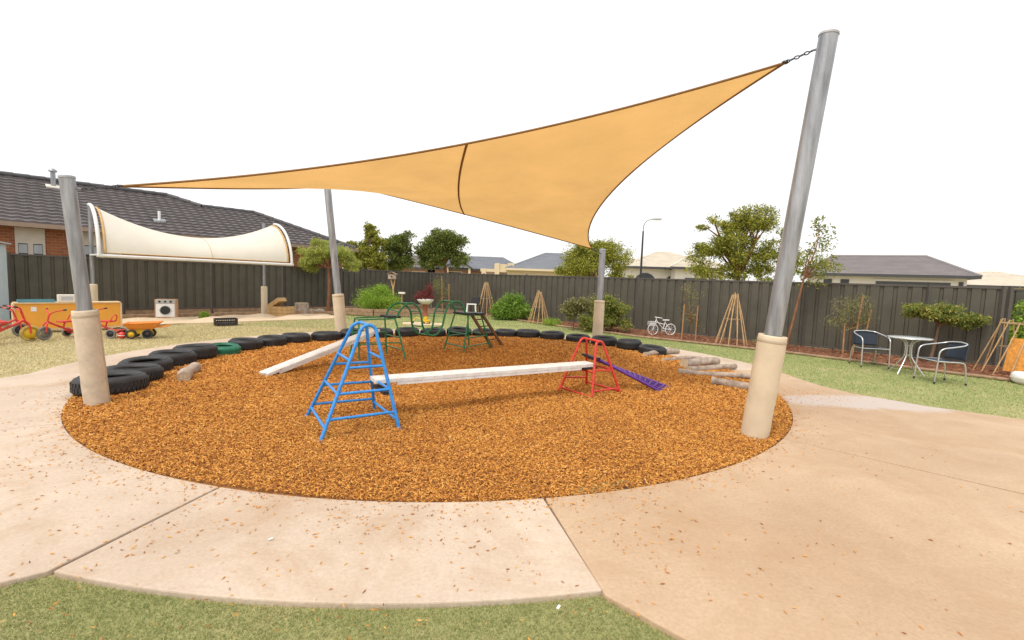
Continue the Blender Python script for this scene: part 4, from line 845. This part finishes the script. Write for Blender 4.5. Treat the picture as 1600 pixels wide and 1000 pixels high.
# ================================================================ garden bits near the corner
for a, b, lab in (((-6.45, 18.35), (-5.3, 18.05), 'stacked'), ((-5.28, 18.05), (-3.9, 18.5), 'front')):
    for z in (0, .13):
        sleeper(a, b, {('stacked', 0): 'bottom sleeper edging the bed left of the lime shrub', ('stacked', .13): 'top sleeper edging the bed left of the lime shrub', ('front', 0): 'bottom sleeper edging the bed in front of the bird box post', ('front', .13): 'top sleeper edging the bed in front of the bird box post'}[(lab, z)], .125, .12, z)
bh = thing('bird_box', 'weathered bird box on a forked timber post above the lime shrub', 'bird box', (-4.8, 19.0, 0))
MB().tube([(-4.78, 19, 0), (-4.8, 19, 1.0), (-4.9, 19, 1.42)], .03, 7).build('post', timber, bh); MB().tube([(-4.8, 19, 1.0), (-4.74, 19, 1.42)], .022, 7).build('fork_arm', timber, bh)
MB().obox((-4.85, 19, 1.53), (.15, .03, 0), (-.02, .1, 0), (0, 0, .1)).build('box', log_m, bh)
for s_ in (-1, 1): MB().obox((-4.85+s_*.09, 19, 1.665), (.1, 0, -.045*s_), (0, .14, 0), (0, 0, .008)).build('roof_board', sleeper_m, bh)
MB().tube([(-4.85, 18.885, 1.53), (-4.85, 18.9, 1.53)], .03, 10).build('entry_hole', black_p, bh)
fd = thing('bird_feeder', 'low pale wooden feeder post beside the lime shrub', 'feeder', (-4.4, 18.8, 0))
MB().tube([(-4.4, 18.8, 0), (-4.4, 18.8, .84)], .022, 7).build('post', timber, fd); MB().obox((-4.4, 18.8, .89), (.12, 0, 0), (0, .1, 0), (0, 0, .035)).build('tray', cream_p, fd, bevel=.01); MB().obox((-4.4, 18.8, .845), (.09, 0, 0), (0, .02, 0), (0, 0, .012)).build('bracket', timber, fd)
ur = thing('bird_bath', 'pale wide bird bath on terracotta pedestal planted with red leaves', 'bird bath', (-3.5, 19.0, 0))
MB().lathe([(.15, 0), (.13, .05), (.09, .12), (.085, .36), (.12, .46)], 18, (-3.5, 19, 0)).build('pedestal', terracotta, ur)
MB().lathe([(.0, .46), (.15, .47), (.27, .56), (.34, .66), (.325, .665), (.24, .58), (0, .54)], 24, (-3.5, 19, 0)).build('bowl', cream_p, ur)
plant('red_plant', 'wine red leafy plant growing from the pale bird bath', 'plant', (-3.5, 19, .58), [(-3.62, 19, .85, .22, .2, .2), (-3.35, 19, .98, .1, .1, .32), (-3.3, 19, .75, .15, .15, .12), (-3.8, 19, .72, .12, .12, .12)], 1300, .1, lf_red, .012, None, 6, 5, .28, 18, 0, None, 'stem')
sv = thing('plastic_stool', 'white plastic stool by the bamboo tipi', 'stool', (-1.75, 20.2, 0))
MB().obox((-1.75, 20.2, .47), (.2, .04, 0), (-.03, .16, 0), (0, 0, .02)).build('seat', white_pl, sv, bevel=.01)
for i in (-1, 1):
    for j in (-1, 1): MB().bar((-1.75+i*.2, 20.2+j*.16+i*.04, 0), (-1.75+i*.165, 20.2+j*.13+i*.03, .455), .045, .045, (0, 1, 0)).build('leg', white_pl, sv)
bc = thing('folded_chair', 'black chair back standing behind the white stool', 'chair', (-1.62, 20.75, 0))
MB().obox((-1.62, 20.75, .62), (.2, .03, 0), (0, .012, 0), (0, .02, .14)).build('backrest', black_p, bc, bevel=.01); MB().obox((-1.62, 20.6, .42), (.2, .03, 0), (-.02, .16, 0), (0, 0, .015)).build('seat', black_p, bc)
for i in (-1, 1):
    for j in (-1, 1): MB().tube([(-1.62+i*.19, 20.6+j*.15, 0), (-1.62+i*.18, 20.6+j*.14, .42 if j < 0 else .7)], .012, 6).build('leg', black_p, bc)
dg = thing('toy_digger', 'small yellow toy digger on the lawn seen through green wave ladder', 'toy digger', (-2.85, 15.8, 0))
MB().box(-3.0, -2.75, 15.72, 15.9, .05, .13).build('body', yellow_p, dg, bevel=.01); MB().box(-2.95, -2.84, 15.74, 15.88, .13, .23).build('cab', yellow_p, dg, bevel=.01)
MB().tube([(-3.0, 15.8, .12), (-3.2, 15.8, .2), (-3.33, 15.8, .06)], .014, 6).build('arm', yellow_p, dg); MB().box(-3.37, -3.29, 15.75, 15.85, .0, .07).build('bucket', black_p, dg)
for x in (-2.97, -2.79):
    for y in (15.71, 15.91): wheel(dg, (x, y, .04), (0, 1, 0), .045, .03, black_p, yellow_p)
sd_m = MB().prism([(-3.6, 15.5), (-2.9, 15.35), (-2.3, 15.6), (-2.4, 16.1), (-3.2, 16.25), (-3.7, 16.0)], -.03, .003).build('bare_patch', sand_m); struct(sd_m)
# scraps on the ground
lit = MB()
for (x, y, a) in ((-2.2, 1.82, .3), (.27, 2.13, 1), (-1.35, 2.62, .5)):
    lit.obox((x, y, .012), (.011*math.cos(a), .011*math.sin(a), .002), (-.006*math.sin(a), .006*math.cos(a), 0), (0, 0, .0015))
stuff(tag(lit.build('litter', white_pl), 'tiny white scraps on grass and concrete', 'litter'))

# ================================================================ cream barrel awning by the left fence
aw = thing('barrel_awning', 'cream curved fabric awning on two posts above the sandpit', 'awning', (-10.4, 15.2, 0))
bd = Vector((.666, .746, 0)); fw = Vector((.746, -.666, 0)); S2 = Vector((-8.86, 16.87, 0)); S1 = S2-bd*4.6
E1 = S1-bd*.02; E2 = S2+bd*.35; zb, zt, rad = 1.83, 3.23, 1.45
def arch(E, a): return E+fw*rad*(1-math.sin(a))*1.0*0+E*0+fw*(rad*math.cos(a))+Vector((0, 0, zb+(zt-zb)*math.sin(a)))
for E in (E1, E2):
    MB().tube([arch(E, a) for a in np.linspace(0, math.pi/2, 20)], .045, 10).build('arch_tube', mem_frame, aw)
    MB().tube([E+fw*rad+hz*zb, E+hz*zb], .03, 8).build('bracing_arm', mem_frame, aw)
MB().tube([E1-bd*.05+fw*rad+hz*(zb-.02), E2+bd*.05+fw*rad+hz*(zb-.02)], .045, 10).build('front_beam', mem_frame, aw)
for P, top in ((S1, zt), (S2, zt)):
    MB().tube([P-hz*.05, P+hz*top], .05, 14).build('post', galv, aw)
    MB().lathe([(.1, 0), (.105, .04), (.105, .98), (.095, 1.02), (.055, 1.02)], 22, P).build('pad', canvas, aw)
MB().tube([S1+hz*(zt-.02), E2+hz*(zt-.02)], .02, 8).build('ridge_cable', galv, aw)
aw.children[-1].name = 'ridge_cable'
P_ = []
for i in range(41):
    u = i/40; sag = 4*u*(1-u); row = []
    for j in range(17):
        a = (math.pi/2-.06)*j/16; hf = 1-.5*sag; df = 1-.12*sag
        E = E1.lerp(E2, .025+.95*u); row.append(E+fw*(rad*math.cos(a)*df+rad*.12*sag*(1-.4*math.sin(a)))+hz*(zb+.06+(zt-zb-.12)*math.sin(a)*hf))
    P_.append(row)
MB().grid(P_).build('membrane', mem_m, aw)
for idx in (0, -1): MB().tube(P_[idx], .03, 6).build('side_hem', mem_edge, aw)
MB().tube([r[-1] for r in P_], .012, 6).build('top_hem', mem_m, aw); MB().tube([r[0] for r in P_], .014, 6).build('bottom_hem', mem_edge, aw)
MB().tube([p+hz*.004+fw*.004 for p in P_[21]], .006, 5).build('seam', mem_edge, aw)
aw_c = [c for c in aw.children if c.name.startswith('ridge_cable')]
for c in aw_c: bpy.data.objects.remove(c)

# ================================================================ brick house with tiled roof behind left fence
def brickmat(name, c1, c2, mortar, sx=1):
    M = bpy.data.materials.new(name); M.use_nodes = True; N, Lk = nodes_of(M); P = N['Principled BSDF']; P.inputs['Roughness'].default_value = .85
    tc = N.new('ShaderNodeTexCoord'); sp = N.new('ShaderNodeSeparateXYZ'); Lk.new(tc.outputs['Object'], sp.inputs[0]); ad_ = N.new('ShaderNodeMath'); ad_.operation = 'ADD'; Lk.new(sp.outputs[0], ad_.inputs[0]); Lk.new(sp.outputs[1], ad_.inputs[1])
    cb_ = N.new('ShaderNodeCombineXYZ'); Lk.new(ad_.outputs[0], cb_.inputs[0]); Lk.new(sp.outputs[2], cb_.inputs[1])
    b = N.new('ShaderNodeTexBrick'); b.inputs['Color1'].default_value = (*c1, 1); b.inputs['Color2'].default_value = (*c2, 1); b.inputs['Mortar'].default_value = (*mortar, 1); b.inputs['Scale'].default_value = 1
    b.inputs['Brick Width'].default_value = .26; b.inputs['Row Height'].default_value = .086; b.inputs['Mortar Size'].default_value = .008; Lk.new(cb_.outputs[0], b.inputs[0]); Lk.new(b.outputs[0], P.inputs['Base Color'])
    bp_ = N.new('ShaderNodeBump'); bp_.inputs['Strength'].default_value = .5; bp_.inputs['Distance'].default_value = .01; bp_.invert = True; Lk.new(b.outputs['Fac'], bp_.inputs['Height']); Lk.new(bp_.outputs[0], P.inputs['Normal'])
    return M
brick_m = brickmat('orange_brick', (.42, .14, .045), (.32, .1, .04), (.36, .25, .16))
brick_far = brickmat('far_brick', (.4, .2, .12), (.34, .16, .1), (.4, .32, .25))
tile_m = mat('charcoal_roof_tile', (.115, .1, .1), .6, .25, 3, 0, .2, 30)
ridge_m = mat('ridge_tile', (.06, .058, .062), .6, .2)
gutter_m = mat('gutter_brown', (.3, .21, .15), .5, .1)
hs = thing('brick_house', 'brick house with charcoal tiled roof behind the left fence', 'house', onL(10, 3))
SE, SL = 3.7, 22.0
def wallL(s0, s1, n, z0, z1, nm, m_, th=.1): 
    a, b = Vector(onL(s0, n, (z0+z1)/2)), Vector(onL(s1, n, (z0+z1)/2)); return MB().bar(a, b, th, z1-z0).build(nm, m_, hs)
wallL(SE+.45, SL, 1.5, -.05, 2.62, 'wall', brick_m, .22)
a, b = Vector(onL(SE+.45, 1.6, 1.285)), Vector(onL(SE+.45, 7.2, 1.285)); MB().bar(a, b, .22, 2.67).build('wall', brick_m, hs)
def rz_(n): return 2.72+.4425*(n-1)
tm = MB(); pitch = .27; row = 0; n_ = 1.0
while n_ < 4.98:
    n2 = min(n_+pitch, 5.0)
    def smin(n): return SE+(n-1)*1.02 if n <= 4.14 else 9.0+(n-4.14)*1.15
    s0 = smin(n_); top = []; bot = []; front = []
    k = int((SL-s0)/.07)
    for i in range(k+1):
        s_ = s0+(SL-s0)*i/k; w_ = .016*math.sin(2*math.pi*(s_/.3))
        bot.append(onL(s_, n_, rz_(n_)+.075+w_)); top.append(onL(max(s_, smin(n2)), n2+.04, rz_(n2)+.018+w_*.5)); front.append(onL(s_, n_+.004, rz_(n_)-.0+w_*.3))
    tm.grid([front, bot]); tm.grid([bot, top]); n_ = n2; row += 1
stuff(tm.build('roof_tiles', tile_m, hs))
V = [onL(SE, 1, 2.70), onL(6.94, 4.14, rz_(4.14)), onL(SE, 7.3, 2.70), onL(9, 4.14, rz_(4.14)), onL(10, 5, rz_(5)), onL(SL, 5, rz_(5)), onL(SL, 9, 2.7), onL(9.0, 7.3, 2.7), onL(6, 9, 2.7), onL(SL, 1, 2.7)]
V2 = [onL(SE, 1, 2.695), onL(SL, 1, 2.695), onL(SL, 9, 2.695), onL(SE, 9, 2.695)]
MB().add(V, [(0, 1, 2), (1, 3, 7, 2), (3, 4, 8), (4, 5, 6, 8), (5, 9, 6)]).build('roof', tile_m, hs)
MB().add(V2, [(0, 1, 2, 3)]).build('soffit', winframe, hs)
for a, b in ((V[0], V[1]), (V[1], V[3]), (V[3], V[4]), (V[4], V[5])):
    a, b = Vector(a)+hz*.06, Vector(b)+hz*.06; L = (b-a).length; k = max(1, int(L/.4)); rm_ = MB()
    for i in range(k): rm_.tube([a.lerp(b, i/k), a.lerp(b, (i+1)/k-.01*0)], [.1, .085], 8)
    rm_.build('ridge_capping', ridge_m, hs)
MB().bar(onL(SE-.05, .93, 2.66), onL(SL, .93, 2.66), .11, .13).build('gutter', gutter_m, hs)
MB().bar(onL(SE-.05, .93, 2.66), onL(SE-.05, 7.3, 2.66), .11, .13).build('gutter', gutter_m, hs)
def win(s0, s1, z0, z1, n=1.37):
    w = wallL(s0, s1, n, z0, z1, 'window', winframe, .05); k = 2; L = (s1-s0)/k
    for i in range(k):
        MB().bar(onL(s0+L*i+.06, n-.03, (z0+z1)/2-.02), onL(s0+L*(i+1)-.06, n-.03, (z0+z1)/2-.02), .012, z1-z0-.2).build('pane', dkglass, w)
        MB().bar(onL(s0+L*i+.07, n-.04, z1-.28), onL(s0+L*(i+1)-.07, n-.04, z1-.28), .006, .26).build('blind', blind_m, w)
win(13.92, 14.56, 1.35, 2.25); wallL(13.92, 14.56, 1.372, 2.25, 2.6, 'lintel_panel', winframe, .06); win(12.1, 13.1, 1.35, 2.3); wallL(12.1, 13.1, 1.372, 2.3, 2.6, 'lintel_panel', winframe, .06)
fl = Vector(onL(13.45, 4.4, rz_(4.4)))
ft_ = MB().tube([fl, fl+hz*.55], .07, 12).build('flue', galv, hs); MB().tube([fl+hz*.55, fl+hz*.6, fl+hz*.66], [.12, .12, .04], 12).build('flue_cowl', galv, ft_)
MB().obox(fl+hz*.05, (.13, .15, .0), (-.12, .11, .06), (0, 0, .025)).build('flashing', cream_p, hs)
vp = Vector(onL(10.9, 2.0, rz_(2.0))); vt = MB().tube([vp, vp+hz*.42], .045, 10).build('vent_pipe', white_pl, hs); MB().obox(vp+hz*.08, (.12, .13, .01), (-.1, .1, .05), (0, 0, .025)).build('flashing', galv, hs)

# ================================================================ far houses
def rooftile(name, c):
    return mat(name, c, .65, .14, 1.2, 0, .25, 8, stretch=(1, 1, 4))
slate = rooftile('blue_grey_roof', (.2, .215, .24)); slate2 = rooftile('warm_grey_roof', (.22, .2, .2)); creamroof = rooftile('pale_cream_roof', (.6, .54, .44))
render_cream = mat('cream_render', (.62, .52, .35), .85, .06, 1); render_white = mat('off_white_render', (.66, .63, .6), .85, .06, 1); fascia_d = mat('dark_fascia', (.05, .05, .055), .5); gdoor = mat('dark_garage_door', (.06, .065, .075), .5, .1); gdoor_c = mat('cream_garage_door', (.56, .47, .33), .6, .08)
def house(label, cx, cy, rz, w, d, ez, rzz, wm_, rm_, wins=(), garage=None, ridge_w=None, fascia=fascia_d, gm=gdoor, arches=()):
    t = local('house', label, 'house', (cx, cy, -.03), math.radians(rz)); hw, hd = w/2, d/2; o = .45
    MB().box(-hw, hw, -hd, hd, 0, ez-.05).build('wall', wm_, t)
    rw = (ridge_w if ridge_w is not None else max(0, w-d))/2
    a = [(-hw-o, -hd-o, ez), (hw+o, -hd-o, ez), (hw+o, hd+o, ez), (-hw-o, hd+o, ez)]; R_ = [(-rw, 0, rzz), (rw, 0, rzz)]
    rf_ = MB().add(a+R_, [(0, 1, 5, 4), (1, 2, 5), (2, 3, 4, 5), (3, 0, 4), (3, 2, 1, 0)]).build('roof', rm_, t)
    cp = MB()
    for i, j in ((0, 4), (1, 5), (2, 5), (3, 4), (4, 5)): cp.tube([(a+R_)[i], (a+R_)[j]], .09, 6)
    cp.build('ridge_capping', rm_, rf_)
    # courses of tiles as shallow steps on the street-side plane
    n = 16; st_ = MB()
    for i in range(1, n):
        k = i/n; p = Vector(a[0]).lerp(Vector(R_[0]), k); q_ = Vector(a[1]).lerp(Vector(R_[1]), k); st_.bar(p+Vector((.05, -.01, .012)), q_+Vector((-.05, -.01, .012)), .03, .03)
    st_.build('tile_courses', rm_, rf_)
    for x0, x1, y in ((-hw-o, hw+o, -hd-o),): MB().box(x0, x1, y-.06, y+.01, ez-.16, ez+.02).build('fascia', fascia, t)
    for s_ in (-1, 1): MB().box(s_*(hw+o)-.04, s_*(hw+o)+.04, -hd-o+.02, hd+o, ez-.16, ez-.01).build('fascia', fascia, t)
    for (x0, x1, z0, z1) in wins:
        wf = MB().box(x0, x1, -hd-.04, -hd+.02, z0, z1).build('window', winframe if wm_ is not render_white else fascia_d, t); MB().box(x0+.07, x1-.07, -hd-.055, -hd-.045, z0+.07, z1-.07).build('pane', dkglass, wf)
    for (x0, x1, z0, z1) in arches:
        aw_ = MB(); k = 10; pts = [(x0, z0), (x1, z0)]+[((x0+x1)/2+(x1-x0)/2*math.cos(q), z1-(x1-x0)/2+(x1-x0)/2*math.sin(q)) for q in np.linspace(0, math.pi, k)]
        nn_ = len(pts); aw_.add([(x, -hd-.05, z) for x, z in pts], [tuple(range(nn_))]); aw_.build('arched_opening', dkglass, t)
    if garage:
        x0, x1, z1 = garage; gd = MB().box(x0, x1, -hd-.03, -hd+.02, 0, z1).build('garage_door', gm, t)
        for k in range(1, 5): MB().box(x0, x1, -hd-.045, -hd-.032, z1*k/5-.02, z1*k/5+.02).build('door_rib', gm, gd)
        MB().box(x0-.1, x1+.1, -hd-.06, -hd+.01, z1, z1+.12).build('door_head', wm_, t)
    return t
house('single storey grey roofed house with dark wide garage door behind the right fence', 24.5, 32.3, -30, 7.6, 7, 2.75, 4.08, render_white, slate2, wins=((-3.1, -2.65, 1.3, 2.4), (-2.2, -1.75, 1.3, 2.4), (3.45, 3.65, 1.3, 2.4)), garage=(-.4, 3.1, 2.35), ridge_w=5.1)
house('small cream roofed house far beyond the grey roofed house', 44, 44, -25, 9, 8, 2.6, 3.9, render_cream, creamroof, wins=((-3, -1.5, 1, 2.1), (.5, 2, 1, 2.1)))
h4 = house('cream house with pale tiled roof and arched porch behind the street lamp', 12.3, 39.5, -5, 6.6, 7.5, 2.95, 4.3, render_cream if False else render_white, creamroof, wins=((1.2, 2.6, .9, 2.4),), ridge_w=1.2, arches=((-2.9, -1.2, 0, 2.5), (-.6, .7, 0, 2.4)))
house('pale hip roofed front wing beside the arched porch house', 13.6, 37.2, -5, 3.4, 6, 2.95, 4.0, render_white, creamroof, wins=((-1, .5, .9, 2.2),), ridge_w=.0)
house('grey hip roofed house with cream garage door beyond the bamboo tipis', 3.7, 45, -3, 7.4, 8, 2.6, 4.2, render_cream, slate, garage=(-3.0, 2.4, 2.3), ridge_w=1.6, fascia=render_cream, gm=gdoor_c)
house('brick house with blue grey roof right of the round dark tree', -3.6, 47.5, 0, 8.5, 8, 2.5, 3.75, brick_far, slate, wins=((-2.8, -1.1, 1.2, 2.2),), ridge_w=5)
gb = local('porch_gable', 'small blue grey porch gable on the brick house front', 'gable', (-5.0, 42.8, -.03))
MB().add([(-1.1, 0, 2.55), (1.1, 0, 2.55), (0, 0, 3.25)], [(0, 1, 2)]).build('gable_face', slate, gb)
for s_ in (-1, 1): MB().bar((s_*1.3, -.03, 2.48), (0, -.03, 3.36), .1, .09, (0, 1, 0)).build('barge_board', fascia_d, gb); MB().add([(s_*1.25, 0, 2.5), (0, 0, 3.33), (0, 2.2, 3.33), (s_*1.25, 2.2, 2.5)], [(0, 1, 2, 3)]).build('roof_slope', slate, gb)
for s_ in (-1, 1): MB().box(s_*1.0-.1, s_*1.0+.1, .1, .3, 0, 2.55).build('porch_post', render_cream, gb)
po = local('cream_portico', 'cream rendered parapet portico between the far grey roofs', 'portico', (-1.3, 41.5, -.03))
for x0, x1, z in ((-1.5, -1.1, 2.5), (-.35, .05, 3.0), (.75, 1.35, 3.05)): MB().box(x0, x1, -.2, .2, 0, z).build('pier', render_cream, po, bevel=.02)
MB().box(-1.6, 1.4, -.15, .15, 2.25, 2.5).build('lintel', render_cream, po); MB().box(-.4, .7, -.1, .1, 2.5, 2.95).build('parapet', render_cream, po)
MB().box(-1.5, 1.3, .6, .7, 0, 2.25).build('recess_wall', gutter_m, po)
house('brick house with grey roof between the slim trees', -10.2, 47, 0, 6, 7, 2.45, 3.6, brick_far, slate2, wins=((-1.6, -.2, 1.1, 2.1), (.9, 2.1, 1.1, 2.1)), ridge_w=2)
lp = thing('street_lamp', 'black street lamp post with curved arm beyond the fence', 'street lamp', (8.02, 30, -.03))
MB().tube([(8.02, 30, -.03), (8.0, 30, 3), (8.0, 30, 4.9)], [.075, .065, .05], 12).build('post', lampblack, lp)
MB().tube(smooth([(8.0, 30, 4.9), (8.02, 30, 5.25), (8.2, 30, 5.55), (8.55, 29.95, 5.66)], 5), .032, 10).build('arm', galv, lp)
MB().obox((8.8, 29.93, 5.67), (.28, -.03, .01), (.01, .1, 0), (0, 0, .045)).build('lamp_head', blind_m, lp, bevel=.02); MB().obox((8.84, 29.93, 5.61), (.17, -.02, 0), (.01, .07, 0), (0, 0, .015)).build('lens', cream_p, lp)

for o in bpy.data.objects:
    if '_o' in o: del o['_o']
